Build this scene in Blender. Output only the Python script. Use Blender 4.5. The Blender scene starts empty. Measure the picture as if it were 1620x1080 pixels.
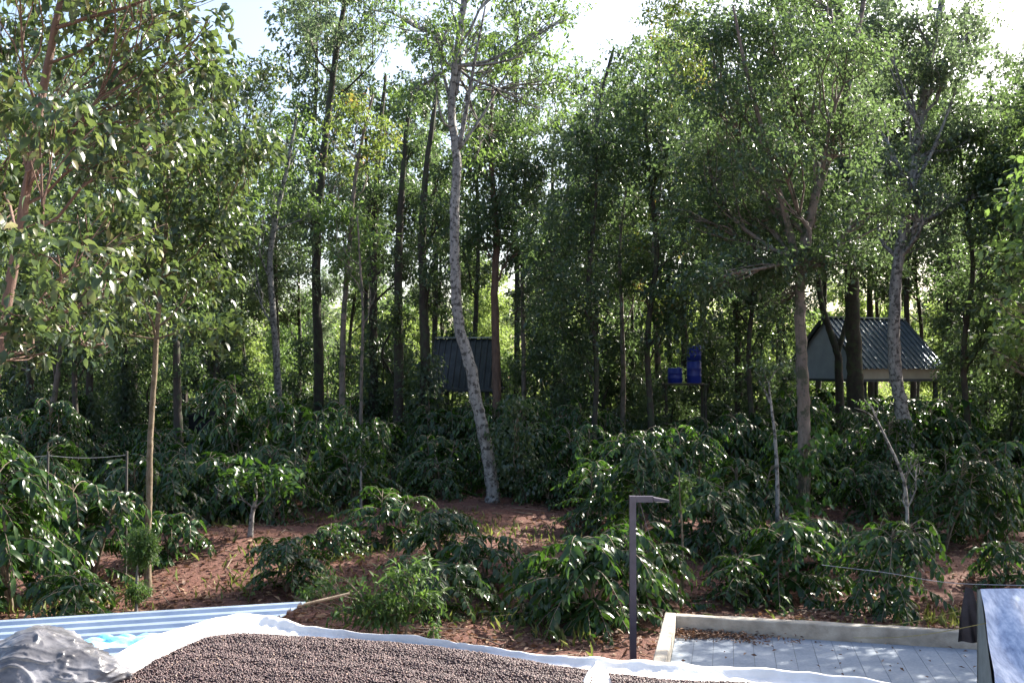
import bpy, math, random
import numpy as np
from mathutils import Vector

# ------------------------------------------------------------------ camera, sky, sun, exposure
S = bpy.context.scene
CAMZ = 4.0
FPX = 1500.0                      # focal length in pixels of the 1620 px wide photograph
PITCH = math.atan(40 / FPX)
cam_d = bpy.data.cameras.new('camera'); cam = bpy.data.objects.new('camera', cam_d)
S.collection.objects.link(cam); S.camera = cam
cam_d.sensor_width = 36; cam_d.lens = 36 * FPX / 1620; cam_d.clip_end = 2000; cam_d.clip_start = .05
cam.location = (0, 0, CAMZ); cam.rotation_euler = (math.pi / 2 + PITCH, 0, 0)

SUN_EL, SUN_AZ = 37.0, 52.0       # azimuth measured from +Y (into the picture) towards +X
W = bpy.data.worlds.new('World'); S.world = W; W.use_nodes = True
wn = W.node_tree.nodes; wl = W.node_tree.links
sky = wn.new('ShaderNodeTexSky'); sky.sky_type = 'NISHITA'; sky.sun_disc = False
sky.sun_elevation = math.radians(SUN_EL); sky.sun_rotation = math.radians(SUN_AZ)
sky.dust_density = 3.5; sky.air_density = 1.0
wl.new(sky.outputs[0], wn['Background'].inputs[0]); wn['Background'].inputs[1].default_value = 0.10
sl = bpy.data.lights.new('sun', 'SUN'); sl.energy = 5.0; sl.angle = math.radians(0.5); sl.color = (1, .93, .82)
so = bpy.data.objects.new('sun', sl); S.collection.objects.link(so)
a, e = math.radians(SUN_AZ), math.radians(SUN_EL)
sd = Vector((math.sin(a) * math.cos(e), math.cos(a) * math.cos(e), math.sin(e)))
so.rotation_euler = sd.to_track_quat('Z', 'Y').to_euler(); so.location = (20, 10, 30)
S.view_settings.view_transform = 'Standard'; S.view_settings.look = 'None'
S.view_settings.exposure = 1.95; S.view_settings.gamma = 1
S.cycles.max_bounces = 7; S.cycles.diffuse_bounces = 3; S.cycles.transmission_bounces = 4
S.cycles.glossy_bounces = 2; S.cycles.sample_clamp_indirect = 6

# ------------------------------------------------------------------ helpers
SEED = 7
rng = np.random.default_rng(SEED)
ct, st = math.cos(PITCH), math.sin(PITCH)

def P(px, py, d):
    "world point seen at photograph pixel (px, py), d metres in front of the camera"
    u, v = (px - 810) / FPX, (540 - py) / FPX
    y = ct - v * st; z = st + v * ct
    return np.array([u * d / y, d, CAMZ + z * d / y])

def PL(px, py, z):
    "world point at height z seen at photograph pixel (px, py)"
    u, v = (px - 810) / FPX, (540 - py) / FPX
    y = ct - v * st; zz = st + v * ct
    t = (z - CAMZ) / zz
    return np.array([u * t, y * t, z])

def height(x, y):
    "ground height"
    x = np.asarray(x, float); y = np.asarray(y, float)
    h = .10 * np.sin(x * .31 + 1.3) * np.cos(y * .27) + .05 * np.sin(x * .9 + y * .7) + .03 * np.sin(x * 2.3 - y * 1.9)
    h = h + .45 * np.exp(-((x + 6.2) ** 2 / 7 + (y - 21.5) ** 2 / 5))
    h = h + .25 * np.exp(-((x + 2.5) ** 2 / 9 + (y - 27) ** 2 / 5))
    h = h - .10 * np.sin((y - 3) * 1.05) * np.exp(-((y - 16) / 9) ** 2)
    return h

def link(o, parent=None):
    S.collection.objects.link(o)
    if parent is not None: o.parent = parent
    return o

def tag(o, label=None, cat=None, group=None, kind=None):
    if label: o['label'] = label
    if cat: o['category'] = cat
    if group: o['group'] = group
    if kind: o['kind'] = kind
    return o

def empty(name, loc, label=None, cat=None, group=None):
    o = bpy.data.objects.new(name, None); o.empty_display_size = .2
    o.location = tuple(float(c) for c in loc); link(o)
    return tag(o, label, cat, group)

def mesh_np(name, V, faces, mat, parent=None, attr=None, smooth=False, origin=None):
    "V (n,3); faces: list of index arrays, one (k, m) array per polygon size"
    V = np.asarray(V, np.float32)
    if origin is not None: V = V - np.asarray(origin, np.float32)
    me = bpy.data.meshes.new(name)
    faces = [np.asarray(f, np.int32) for f in faces if len(f)]
    loops = np.concatenate([f.ravel() for f in faces])
    sizes = np.concatenate([np.full(len(f), f.shape[1], np.int32) for f in faces])
    starts = np.concatenate([[0], np.cumsum(sizes)[:-1]]).astype(np.int32)
    me.vertices.add(len(V)); me.vertices.foreach_set('co', V.ravel())
    me.loops.add(len(loops)); me.loops.foreach_set('vertex_index', loops)
    me.polygons.add(len(sizes)); me.polygons.foreach_set('loop_start', starts); me.polygons.foreach_set('loop_total', sizes)
    me.polygons.foreach_set('use_smooth', np.full(len(sizes), bool(smooth or attr is not None)))
    if attr is not None:
        at = me.attributes.new('tint', 'FLOAT', 'POINT'); at.data.foreach_set('value', np.asarray(attr, np.float32))
    me.update(calc_edges=True); me.materials.append(mat)
    o = bpy.data.objects.new(name, me)
    return link(o, parent)

class MB:
    "collects boxes, tubes, grids and lathes into one mesh"
    def __init__(s): s.V = []; s.F3 = []; s.F4 = []; s.n = 0
    def add(s, V, F):
        V = np.asarray(V, float); s.V.append(V)
        for f in F:
            (s.F4 if len(f) == 4 else s.F3).append([i + s.n for i in f])
        s.n += len(V); return s
    def box(s, c, size, rz=0, taper=1.0):
        x, y, z = [k / 2 for k in size]; V = []
        for dz in (-1, 1):
            k = taper if dz > 0 else 1
            for dx, dy in ((-1, -1), (1, -1), (1, 1), (-1, 1)): V.append((dx * x * k, dy * y * k, dz * z))
        V = np.array(V); c_, s_ = math.cos(rz), math.sin(rz)
        V = np.stack([V[:, 0] * c_ - V[:, 1] * s_, V[:, 0] * s_ + V[:, 1] * c_, V[:, 2]], 1) + np.asarray(c, float)
        return s.add(V, [(3, 2, 1, 0), (4, 5, 6, 7), (0, 1, 5, 4), (1, 2, 6, 5), (2, 3, 7, 6), (3, 0, 4, 7)])
    def beam(s, p, q, w, h):
        "box of section w x h from p to q"
        p, q = np.asarray(p, float), np.asarray(q, float); d = q - p; L = np.linalg.norm(d); d /= L
        up = np.array([0, 0, 1.]) if abs(d[2]) < .95 else np.array([0, 1., 0])
        sx = np.cross(d, up); sx /= np.linalg.norm(sx); u = np.cross(sx, d)
        V = [b + sx * i * w / 2 + u * j * h / 2 for b in (p, q) for i, j in ((-1, -1), (1, -1), (1, 1), (-1, 1))]
        return s.add(V, [(3, 2, 1, 0), (4, 5, 6, 7), (0, 1, 5, 4), (1, 2, 6, 5), (2, 3, 7, 6), (3, 0, 4, 7)])
    def tube(s, pts, rad, n=8, jit=0, cap=True):
        pts = np.asarray(pts, float); m = len(pts); rad = np.broadcast_to(np.asarray(rad, float), (m,))
        T = np.gradient(pts, axis=0); T /= np.linalg.norm(T, axis=1)[:, None] + 1e-9
        ref = np.array([1., .13, 0]) if abs(T[0][0]) < .9 else np.array([0, 1., 0])
        V = []; ang = np.linspace(0, 2 * math.pi, n, endpoint=False)
        for i in range(m):
            A = ref - T[i] * ref.dot(T[i]); A /= np.linalg.norm(A); B = np.cross(T[i], A)
            r = rad[i] * (1 + (rng.normal(0, jit, n) if jit else 0))
            V.append(pts[i] + (np.cos(ang) * r)[:, None] * A + (np.sin(ang) * r)[:, None] * B)
        V = np.concatenate(V); F = []
        for i in range(m - 1):
            for j in range(n):
                k = (j + 1) % n; F.append((i * n + j, i * n + k, (i + 1) * n + k, (i + 1) * n + j))
        if cap:
            V = np.vstack([V, pts[0], pts[-1]]); c0, c1 = m * n, m * n + 1
            for j in range(n):
                k = (j + 1) % n; F.append((c0, k, j)); F.append((c1, (m - 1) * n + j, (m - 1) * n + k))
        return s.add(V, F)
    def lathe(s, c, prof, n=20):
        V = []; ang = np.linspace(0, 2 * math.pi, n, endpoint=False)
        for r, z in prof: V += [(c[0] + r * math.cos(t), c[1] + r * math.sin(t), c[2] + z) for t in ang]
        m = len(prof); F = [(i * n + j, i * n + (j + 1) % n, (i + 1) * n + (j + 1) % n, (i + 1) * n + j) for i in range(m - 1) for j in range(n)]
        return s.add(V, F)
    def build(s, name, mat, parent=None, smooth=False, origin=None):
        return mesh_np(name, np.concatenate(s.V), [s.F4, s.F3], mat, parent, smooth=smooth, origin=origin)

def smooth_path(pts, k=6):
    "Catmull-Rom through the points"
    p = np.asarray(pts, float); p = np.vstack([2 * p[0] - p[1], p, 2 * p[-1] - p[-2]]); out = []
    for i in range(1, len(p) - 2):
        for t in np.linspace(0, 1, k, endpoint=False):
            a0, a1, a2, a3 = p[i - 1], p[i], p[i + 1], p[i + 2]
            out.append(.5 * (2 * a1 + (a2 - a0) * t + (2 * a0 - 5 * a1 + 4 * a2 - a3) * t * t + (3 * a1 - a0 - 3 * a2 + a3) * t ** 3))
    out.append(p[-2]); return np.array(out)

# ------------------------------------------------------------------ materials
def newmat(name):
    m = bpy.data.materials.new(name); m.use_nodes = True
    nt = m.node_tree; return m, nt, nt.nodes['Principled BSDF']

def ramp(nt, fac, stops):
    r = nt.nodes.new('ShaderNodeValToRGB'); cr = r.color_ramp
    while len(cr.elements) < len(stops): cr.elements.new(.5)
    for el, (p, c) in zip(cr.elements, stops): el.position = p; el.color = (*c, 1)
    nt.links.new(fac, r.inputs[0]); return r.outputs[0]

def noise(nt, scale, detail=6, rough=.6, stretch=None, coord='Object'):
    tc = nt.nodes.new('ShaderNodeTexCoord'); n = nt.nodes.new('ShaderNodeTexNoise')
    n.inputs['Scale'].default_value = scale; n.inputs['Detail'].default_value = detail; n.inputs['Roughness'].default_value = rough
    src = tc.outputs[coord]
    if stretch:
        mp = nt.nodes.new('ShaderNodeMapping'); mp.inputs['Scale'].default_value = stretch
        nt.links.new(src, mp.inputs[0]); src = mp.outputs[0]
    nt.links.new(src, n.inputs['Vector']); return n.outputs['Fac']

def bump(nt, b, fac, strength, dist=.02):
    bp = nt.nodes.new('ShaderNodeBump'); bp.inputs['Strength'].default_value = strength; bp.inputs['Distance'].default_value = dist
    nt.links.new(fac, bp.inputs['Height']); nt.links.new(bp.outputs[0], b.inputs['Normal'])

def surf(name, stops, scale=4, rough=.8, bmp=.3, bscale=None, stretch=None, metal=0, bdist=.02, detail=6):
    m, nt, b = newmat(name); f = noise(nt, scale, detail, .6, stretch)
    nt.links.new(ramp(nt, f, stops), b.inputs['Base Color'])
    b.inputs['Roughness'].default_value = rough; b.inputs['Metallic'].default_value = metal
    if bmp: bump(nt, b, noise(nt, bscale or scale * 4, 5, .6, stretch), bmp, bdist)
    return m

def leafmat(name, c0, c1, c2, trans, rough=.42, tw=.42, spec=.5):
    "three leaf colours picked per leaf by the tint attribute, with light passing through the blade"
    m, nt, b = newmat(name)
    at = nt.nodes.new('ShaderNodeAttribute'); at.attribute_name = 'tint'
    col = ramp(nt, at.outputs['Fac'], [(0, c0), (.55, c1), (.93, c2), (1, tuple(min(1, k * 1.4 + .02) for k in c2))])
    nt.links.new(col, b.inputs['Base Color']); b.inputs['Roughness'].default_value = rough
    b.inputs['Specular IOR Level'].default_value = spec
    tr = nt.nodes.new('ShaderNodeBsdfTranslucent')
    hs = nt.nodes.new('ShaderNodeMix'); hs.data_type = 'RGBA'; hs.blend_type = 'MULTIPLY'; hs.inputs[0].default_value = 1
    sc = nt.nodes.new('ShaderNodeMix'); sc.data_type = 'RGBA'; sc.inputs[0].default_value = .5
    sc.inputs[7].default_value = (*trans, 1); nt.links.new(col, sc.inputs[6])
    nt.links.new(sc.outputs[2], tr.inputs[0])
    mx = nt.nodes.new('ShaderNodeMixShader'); mx.inputs[0].default_value = tw
    nt.links.new(b.outputs[0], mx.inputs[1]); nt.links.new(tr.outputs[0], mx.inputs[2])
    nt.links.new(mx.outputs[0], nt.nodes['Material Output'].inputs[0])
    return m

M = {}
M['leaf_big'] = leafmat('olive_leaf', (.020, .040, .020), (.045, .075, .032), (.16, .15, .06), (.23, .33, .07), .30, .36, .6)
M['leaf_grey'] = leafmat('silver_oak_leaf', (.05, .075, .05), (.09, .12, .075), (.17, .19, .11), (.24, .36, .14), .34, .48, .8)
M['leaf_dark'] = leafmat('dark_leaf', (.026, .050, .027), (.046, .078, .038), (.10, .13, .065), (.23, .36, .10), .30, .47, .9)
M['leaf_bright'] = leafmat('bright_leaf', (.05, .10, .03), (.08, .15, .04), (.15, .21, .06), (.30, .46, .09), .38, .45, .7)
M['leaf_red'] = leafmat('red_tip_leaf', (.06, .11, .03), (.10, .16, .04), (.38, .08, .03), (.32, .42, .07), .45, .48)
M['leaf_far'] = leafmat('far_leaf', (.07, .12, .04), (.12, .19, .05), (.20, .26, .08), (.42, .55, .12), .5, .5)
M['leaf_coffee'] = leafmat('coffee_leaf', (.014, .036, .011), (.025, .060, .014), (.075, .125, .028), (.12, .27, .025), .25, .30, .45)
M['leaf_vine'] = leafmat('vine_leaf', (.03, .09, .022), (.06, .14, .03), (.14, .22, .05), (.2, .42, .05), .3, .35, .7)
M['leaf_fern'] = leafmat('feathery_leaf', (.03, .07, .02), (.055, .115, .028), (.12, .17, .045), (.18, .32, .05), .5, .45)
M['leaf_dry'] = leafmat('dry_leaf', (.06, .027, .015), (.13, .065, .038), (.27, .17, .10), (.24, .13, .07), .7, .2)
M['grass'] = leafmat('weed_leaf', (.05, .08, .02), (.10, .13, .03), (.22, .20, .07), (.30, .36, .07), .5, .4)

def barkmat(name, stops, scale, blotch=None, bs=5.0):
    m, nt, b = newmat(name); f = noise(nt, scale, 8, .7, (1, 1, .35))
    col = ramp(nt, f, stops)
    if blotch:
        g = noise(nt, bs, 5, .65); mk = nt.nodes.new('ShaderNodeValToRGB')
        mk.color_ramp.elements[0].position = .5; mk.color_ramp.elements[1].position = .58
        nt.links.new(g, mk.inputs[0]); mx = nt.nodes.new('ShaderNodeMix'); mx.data_type = 'RGBA'
        nt.links.new(mk.outputs[0], mx.inputs[0]); nt.links.new(col, mx.inputs[6]); mx.inputs[7].default_value = (*blotch, 1); col = mx.outputs[2]
    nt.links.new(col, b.inputs['Base Color']); b.inputs['Roughness'].default_value = .85
    bump(nt, b, noise(nt, scale * 2.5, 6, .7, (1, 1, .25)), .7, .03); return m
M['bark_pale'] = barkmat('pale_bark', [(.3, (.12, .11, .105)), (.5, (.25, .235, .22)), (.7, (.38, .36, .335))], 7, (.06, .055, .05), 9)
M['bark_grey'] = barkmat('grey_bark', [(.3, (.09, .07, .06)), (.6, (.19, .15, .125)), (.8, (.29, .25, .22))], 6, (.06, .065, .04), 4)
M['bark_dark'] = barkmat('dark_bark', [(.3, (.022, .017, .014)), (.7, (.065, .05, .04))], 8, (.05, .06, .03), 4)
M['bark_red'] = barkmat('reddish_bark', [(.3, (.085, .05, .038)), (.6, (.16, .095, .072)), (.8, (.26, .17, .13))], 9)
M['bark_tan'] = barkmat('tan_bark', [(.3, (.11, .08, .055)), (.6, (.22, .17, .115)), (.8, (.34, .29, .21))], 9, (.12, .09, .05), 12)
M['twig'] = surf('twig_wood', [(.3, (.10, .075, .05)), (.7, (.24, .19, .14))], 12, .85, .3)

# ------------------------------------------------------------------ leaves
def unit(a): return a / (np.linalg.norm(a, axis=-1, keepdims=True) + 1e-9)

def leaf_arrays(p, D, N, L, Wd, tint, fine, droop=.25):
    n = len(p); D = unit(D); Sd = unit(np.cross(D, N)); N = np.cross(Sd, D)
    L = L[:, None]; Wd = Wd[:, None]
    if not fine:
        V = np.stack([p, p + D * L * .5 + Sd * Wd * .5 + N * Wd * .15, p + D * L - N * L * droop * .5, p + D * L * .5 - Sd * Wd * .5 + N * Wd * .15], 1)
        base = np.arange(n)[:, None] * 4
        F3 = np.concatenate([base + [0, 1, 2], base + [0, 2, 3]]); return V.reshape(-1, 3), [F3], np.repeat(tint, 4)
    def at(t, s, up): return p + D * L * t - N * L * droop * t * t + Sd * Wd * s + N * Wd * up
    V = np.stack([at(0, 0, 0), at(.30, .46, .10), at(.30, 0, 0), at(.30, -.46, .10), at(.66, .40, .09), at(.66, 0, 0), at(.66, -.40, .09), at(1, 0, 0)], 1)
    b = np.arange(n)[:, None] * 8
    F3 = np.concatenate([b + [0, 1, 2], b + [0, 2, 3], b + [4, 7, 5], b + [5, 7, 6]])
    F4 = np.concatenate([b + [1, 4, 5, 2], b + [2, 5, 6, 3]])
    return V.reshape(-1, 3), [F4, F3], np.repeat(tint, 8)

def in_ellipsoid(r, n, c, rad, power=2.3):
    d = unit(r.normal(size=(n, 3))); k = r.random(n) ** (1 / power)
    return np.asarray(c) + d * k[:, None] * np.asarray(rad), d

def crown_leaves(r, clusters, lsize, lw, lai, per=16, spread=.26, hang=.35, flat=.5):
    """twig clumps scattered in ellipsoids, each carrying a spray of leaves; returns leaf arrays and clump centres"""
    PP = []; DD = []; NN = []; TT = []; C = []
    for (c, rad) in clusters:
        area = math.pi * (rad[0]) * (rad[2]); nl = lai * area / (.5 * lsize * lw * lsize); nc = max(4, int(nl / per))
        cc, dd = in_ellipsoid(r, nc, c, rad); C.append(cc)
        ct_ = np.clip(r.normal(.42, .17, nc), 0, .9)
        out = unit(dd * [1, 1, .5] + r.normal(0, .5, (nc, 3)) + [0, 0, -hang * .3])
        t = r.random((nc, per, 1)); base = cc[:, None] + out[:, None] * (t - .5) * spread * 2.2 + r.normal(0, spread * .33, (nc, per, 3))
        D = unit(out[:, None] * .6 + r.normal(0, .7, (nc, per, 3)) + [0, 0, -hang])
        N = unit(r.normal(0, flat, (nc, per, 3)) + [0, 0, 1])
        PP.append(base.reshape(-1, 3)); DD.append(D.reshape(-1, 3)); NN.append(N.reshape(-1, 3))
        TT.append((ct_[:, None] + r.normal(0, .13, (nc, per))).ravel())
    p = np.concatenate(PP); n = len(p)
    L = lsize * r.uniform(.65, 1.25, n)
    return p, np.concatenate(DD), np.concatenate(NN), L, L * lw * r.uniform(.8, 1.15, n), np.clip(np.concatenate(TT), 0, 1), np.concatenate(C)

def limb(mb, r, a, b, r0, r1, n=5, bow=.12, sides=5):
    a, b = np.asarray(a, float), np.asarray(b, float); L = np.linalg.norm(b - a)
    t = np.linspace(0, 1, n)[:, None]
    mid = a + (b - a) * t + np.sin(t * math.pi) * (r.normal(0, bow * L, 3) * [1, 1, .4] + [0, 0, -bow * L * .4])
    mid[1:-1] += r.normal(0, .02 * L, (n - 2, 3))
    mb.tube(mid, np.linspace(r0, r1, n), sides, cap=False); return mid

def build_tree(r, name, label, cat, group, trunk, rad, clusters, leaf, lsize=.13, lw=.42, lai=2.0, bark='bark_dark', fine=False,
               twigs=3, attach=.35, extra=(), per=16, spread=.26, hang=.35, limb_r=.35, ivy=0):
    """trunk: world points bottom to top; clusters: (centre, radii) world; limbs run from the trunk to every cluster"""
    base = np.array(trunk[0], float); base[2] = float(height(base[0], base[1])) if base[2] < 1.5 else base[2]
    root = empty(name, base, label, cat, group)
    path = smooth_path(trunk, 6); path[0] = path[0] + [0, 0, -.25]
    m = len(path); rr = np.interp(np.linspace(0, 1, m), [0, .04, .15, .6, 1], [rad * 1.35, rad * 1.1, rad, rad * .72, rad * .35])
    path[1:-1] += r.normal(0, rad * .05, (m - 2, 3)) * [1, 1, 0]
    mb = MB(); mb.tube(path, rr, 12, jit=.05)
    for q in extra: mb.tube(smooth_path(q[0], 5), np.linspace(q[1], q[2], (len(q[0]) - 1) * 5 + 1), 7, jit=.04)
    p, D, N, L, Wd, T, C = crown_leaves(r, clusters, lsize * 1.15, lw, lai * 2.1, per, spread, hang)
    zs = path[:, 2]; z0 = zs[0] + (zs[-1] - zs[0]) * attach
    for (c, rc) in clusters:
        c = np.asarray(c, float)
        zt = max(z0, min(zs[-1], c[2] - 1.25 * np.hypot(*(c[:2] - path[-1][:2])) - .3 * rc[2]))
        i = int(np.argmin(abs(zs - zt))); lr = rr[i] * limb_r + .008
        l = limb(mb, r, path[i], c, lr, lr * .35, 6)
        for k in range(twigs):
            q, _ = in_ellipsoid(r, 1, c, np.asarray(rc) * .85)
            s = l[2 + k % 4]; l2 = limb(mb, r, s, q[0], lr * .45, .006, 5, .1, 4)
            q2, _ = in_ellipsoid(r, 1, q[0], np.asarray(rc) * .4); limb(mb, r, l2[2], q2[0], lr * .22, .004, 4, .1, 3)
    mb.build('trunk', M[bark], root, smooth=True, origin=base)
    if ivy:
        top_i = int(m * ivy); ii = r.integers(0, max(2, top_i), 900); cc = path[ii] + r.normal(0, 1, (900, 3)) * [rad * 1.6, rad * 1.6, .3]; q = np.repeat(cc, 3, 0) + r.normal(0, .1, (2700, 3)); q[:, 2] = np.maximum(q[:, 2], .1)
        dv = unit((q - np.repeat(path[ii], 3, 0)) * [1, 1, 0] + r.normal(0, .25, (2700, 3)) + [0, 0, -.5]); nn = unit((q - np.repeat(path[ii], 3, 0)) * [1, 1, 0] + [0, 0, .4] + r.normal(0, .3, (2700, 3))); ll = r.uniform(.1, .2, 2700)
        V, F, t = leaf_arrays(q, dv, nn, ll, ll * .65, np.clip(r.normal(.4, .2, 2700), 0, 1), False, .3); mesh_np('creeper', V, F, M['leaf_dark'], root, attr=t, origin=base)
    V, F, t = leaf_arrays(p, D, N, L, Wd, T, fine)
    mesh_np('crown', V, F, M[leaf], root, attr=t, origin=base)
    return root

def copy_tree(o, parent=None):
    c = o.copy(); S.collection.objects.link(c)
    if parent is not None: c.parent = parent
    for ch in list(o.children): copy_tree(ch, c)
    return c

# ------------------------------------------------------------------ ground
def build_ground():
    xs = np.concatenate([np.linspace(-400, -40, 20), np.linspace(-38, 38, 300), np.linspace(40, 400, 20)])
    ys = np.concatenate([np.linspace(-30, 6, 12), np.linspace(6.5, 45, 220), np.linspace(46, 120, 60), np.linspace(130, 700, 20)])
    X, Y = np.meshgrid(xs, ys); r = np.random.default_rng(3)
    Z = height(X, Y) + r.normal(0, .018, X.shape) * (abs(X) < 38)
    V = np.stack([X, Y, Z], -1).reshape(-1, 3); nx = len(xs)
    i, j = np.meshgrid(np.arange(len(ys) - 1), np.arange(nx - 1), indexing='ij'); a_ = (i * nx + j).ravel()
    F = np.stack([a_, a_ + 1, a_ + nx + 1, a_ + nx], 1)
    m, nt, b = newmat('red_soil'); f1 = noise(nt, .5, 8, .65); f2 = noise(nt, 9, 8, .75)
    c1 = ramp(nt, f1, [(.3, (.05, .018, .012)), (.5, (.115, .038, .025)), (.7, (.17, .07, .048))])
    c2 = ramp(nt, f2, [(.35, (.03, .014, .010)), (.5, (.11, .048, .034)), (.66, (.23, .13, .095))])
    mx = nt.nodes.new('ShaderNodeMix'); mx.data_type = 'RGBA'; mx.inputs[0].default_value = .6
    nt.links.new(c1, mx.inputs[6]); nt.links.new(c2, mx.inputs[7]); nt.links.new(mx.outputs[2], b.inputs['Base Color'])
    b.inputs['Roughness'].default_value = .95; bump(nt, b, noise(nt, 14, 8, .7), .9, .06)
    o = mesh_np('ground', V, [F], m, smooth=True); tag(o, kind='structure')
build_ground()

def build_litter():
    r = np.random.default_rng(11); n = 60000
    y = 10.5 + 30 * r.random(n) ** 1.5; x = (r.random(n) * 2 - 1) * (y * .62 + 1)
    keep = ~((y < 13.2) & (x > 1.2)) ; x, y = x[keep], y[keep]
    dens = np.sin(x * 1.1 + 2 * np.sin(y * .7)) * np.sin(y * 1.3 + np.sin(x * .9)) + r.normal(0, .5, len(x))
    k = dens > -.45; x, y = x[k], y[k]; n = len(x)
    p = np.stack([x, y, height(x, y) + r.uniform(.005, .05, n)], 1)
    D = unit(np.stack([r.normal(size=n), r.normal(size=n), r.normal(0, .25, n)], 1)); N = unit(r.normal(0, .45, (n, 3)) + [0, 0, 1])
    L = r.uniform(.06, .17, n); V, F, t = leaf_arrays(p, D, N, L, L * r.uniform(.3, .6, n), np.clip(r.normal(.5, .25, n), 0, 1), False, .3)
    o = mesh_np('leaf_litter', V, F, M['leaf_dry'], attr=t); tag(o, 'dry brown fallen leaves lying over the red soil', 'leaf litter', kind='stuff')
    # low weeds, in patches
    n = 26000; y = 11 + 34 * r.random(n) ** 1.3; x = (r.random(n) * 2 - 1) * (y * .62 + 1)
    dens = np.sin(x * .8 + 1.7) * np.sin(y * .9 + np.sin(x)) + r.normal(0, .25, n); keep = (dens > .35) & ~((y < 13.4) & (x > 1.2)); x, y = x[keep], y[keep]; n = len(x)
    p = np.stack([x, y, height(x, y)], 1); D = unit(np.stack([r.normal(0, .5, n), r.normal(0, .5, n), np.ones(n)], 1)); N = unit(r.normal(size=(n, 3)))
    L = r.uniform(.08, .28, n); V, F, t = leaf_arrays(p, D, N, L, L * .16, np.clip(r.normal(.5, .25, n), 0, 1), False, .6)
    o = mesh_np('weeds', V, F, M['grass'], attr=t); tag(o, 'low green weeds and grass tufts on the soil', 'weeds', kind='stuff')
build_litter()

def build_twigs():
    r = np.random.default_rng(19); mb = MB()
    for _ in range(420):
        y = 11 + 18 * r.random() ** 1.2; x = (r.random() * 2 - 1) * y * .6
        if y < 13.6 and x > 1: continue
        a_ = r.uniform(0, 3.14); l = r.uniform(.2, 1.1); d_ = np.array([math.cos(a_), math.sin(a_), 0]); pts = [np.array([x, y, 0]) + d_ * l * t + r.normal(0, .04, 3) for t in (0, .35, .7, 1)]
        for p in pts: p[2] = float(height(p[0], p[1])) + .015 + abs(r.normal(0, .05))
        mb.tube(pts, [.011, .009, .006, .003], 4, cap=False)
    tag(mb.build('fallen_twigs', M['twig'], smooth=True), 'dead twigs and prunings strewn over the red soil', 'twigs', kind='stuff')
build_twigs()

# ------------------------------------------------------------------ terrace with the drying bed
TZ = 2.4                                             # height of the terrace top
M['concrete'] = surf('weathered_concrete', [(.3, (.30, .27, .23)), (.5, (.48, .44, .38)), (.7, (.60, .56, .50))], 3, .9, .35, 30)
M['cloth'] = surf('white_cloth', [(.3, (.66, .64, .62)), (.7, (.82, .81, .80))], 9, .8, .35, 22, bdist=.012)
outer = [(-140, 1150), (60, 1105), (215, 1014), (300, 986), (355, 972), (395, 968), (440, 977), (500, 992), (600, 1003), (700, 1013), (800, 1025), (900, 1036), (1050, 1046), (1200, 1057), (1400, 1079), (1650, 1110)]
inner = [(-60, 1240), (150, 1096), (240, 1050), (300, 1020), (335, 1004), (395, 1000), (440, 1003), (500, 1006), (600, 1012), (700, 1022), (800, 1036), (900, 1052), (1040, 1070), (1200, 1077), (1400, 1095), (1650, 1128)]
BERM = .055
OW = np.array([PL(x, y, TZ + BERM) for x, y in outer]); IW = np.array([PL(x, y, TZ + .03) for x, y in inner])
OWs = smooth_path(OW, 14); IWs = smooth_path(IW, 14)

def build_terrace():
    pts = [(p[0], p[1]) for p in OWs[:, :2] + (OWs[:, :2] - IWs[:, :2]) * .0]
    out = [(x - .0, y - .10) for x, y in pts]
    out = out + [(14, out[-1][1]), (14, -6), (-14, -6), (-14, out[0][1])]
    n = len(out); V = [(x, y, TZ - .02) for x, y in out] + [(x, y, -.5) for x, y in out]
    import bmesh
    bm = bmesh.new(); vs = [bm.verts.new(v) for v in V]
    bm.faces.new(vs[:n]); 
    for i in range(n):
        j = (i + 1) % n; bm.faces.new((vs[i], vs[i + n], vs[j + n], vs[j]))
    bmesh.ops.recalc_face_normals(bm, faces=bm.faces)
    me = bpy.data.meshes.new('terrace'); bm.to_mesh(me); me.materials.append(M['concrete'])
    tag(link(bpy.data.objects.new('terrace', me)), kind='structure')
build_terrace()

def wrinkle(x, y, s=1.0):
    return s * (np.sin(x * 23 + 3 * np.sin(y * 17)) * .5 + np.sin(y * 31 + 4 * np.sin(x * 11)) * .3 + np.sin(x * 57 + y * 43 + 2 * np.sin(x * 19)) * .25)

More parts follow.
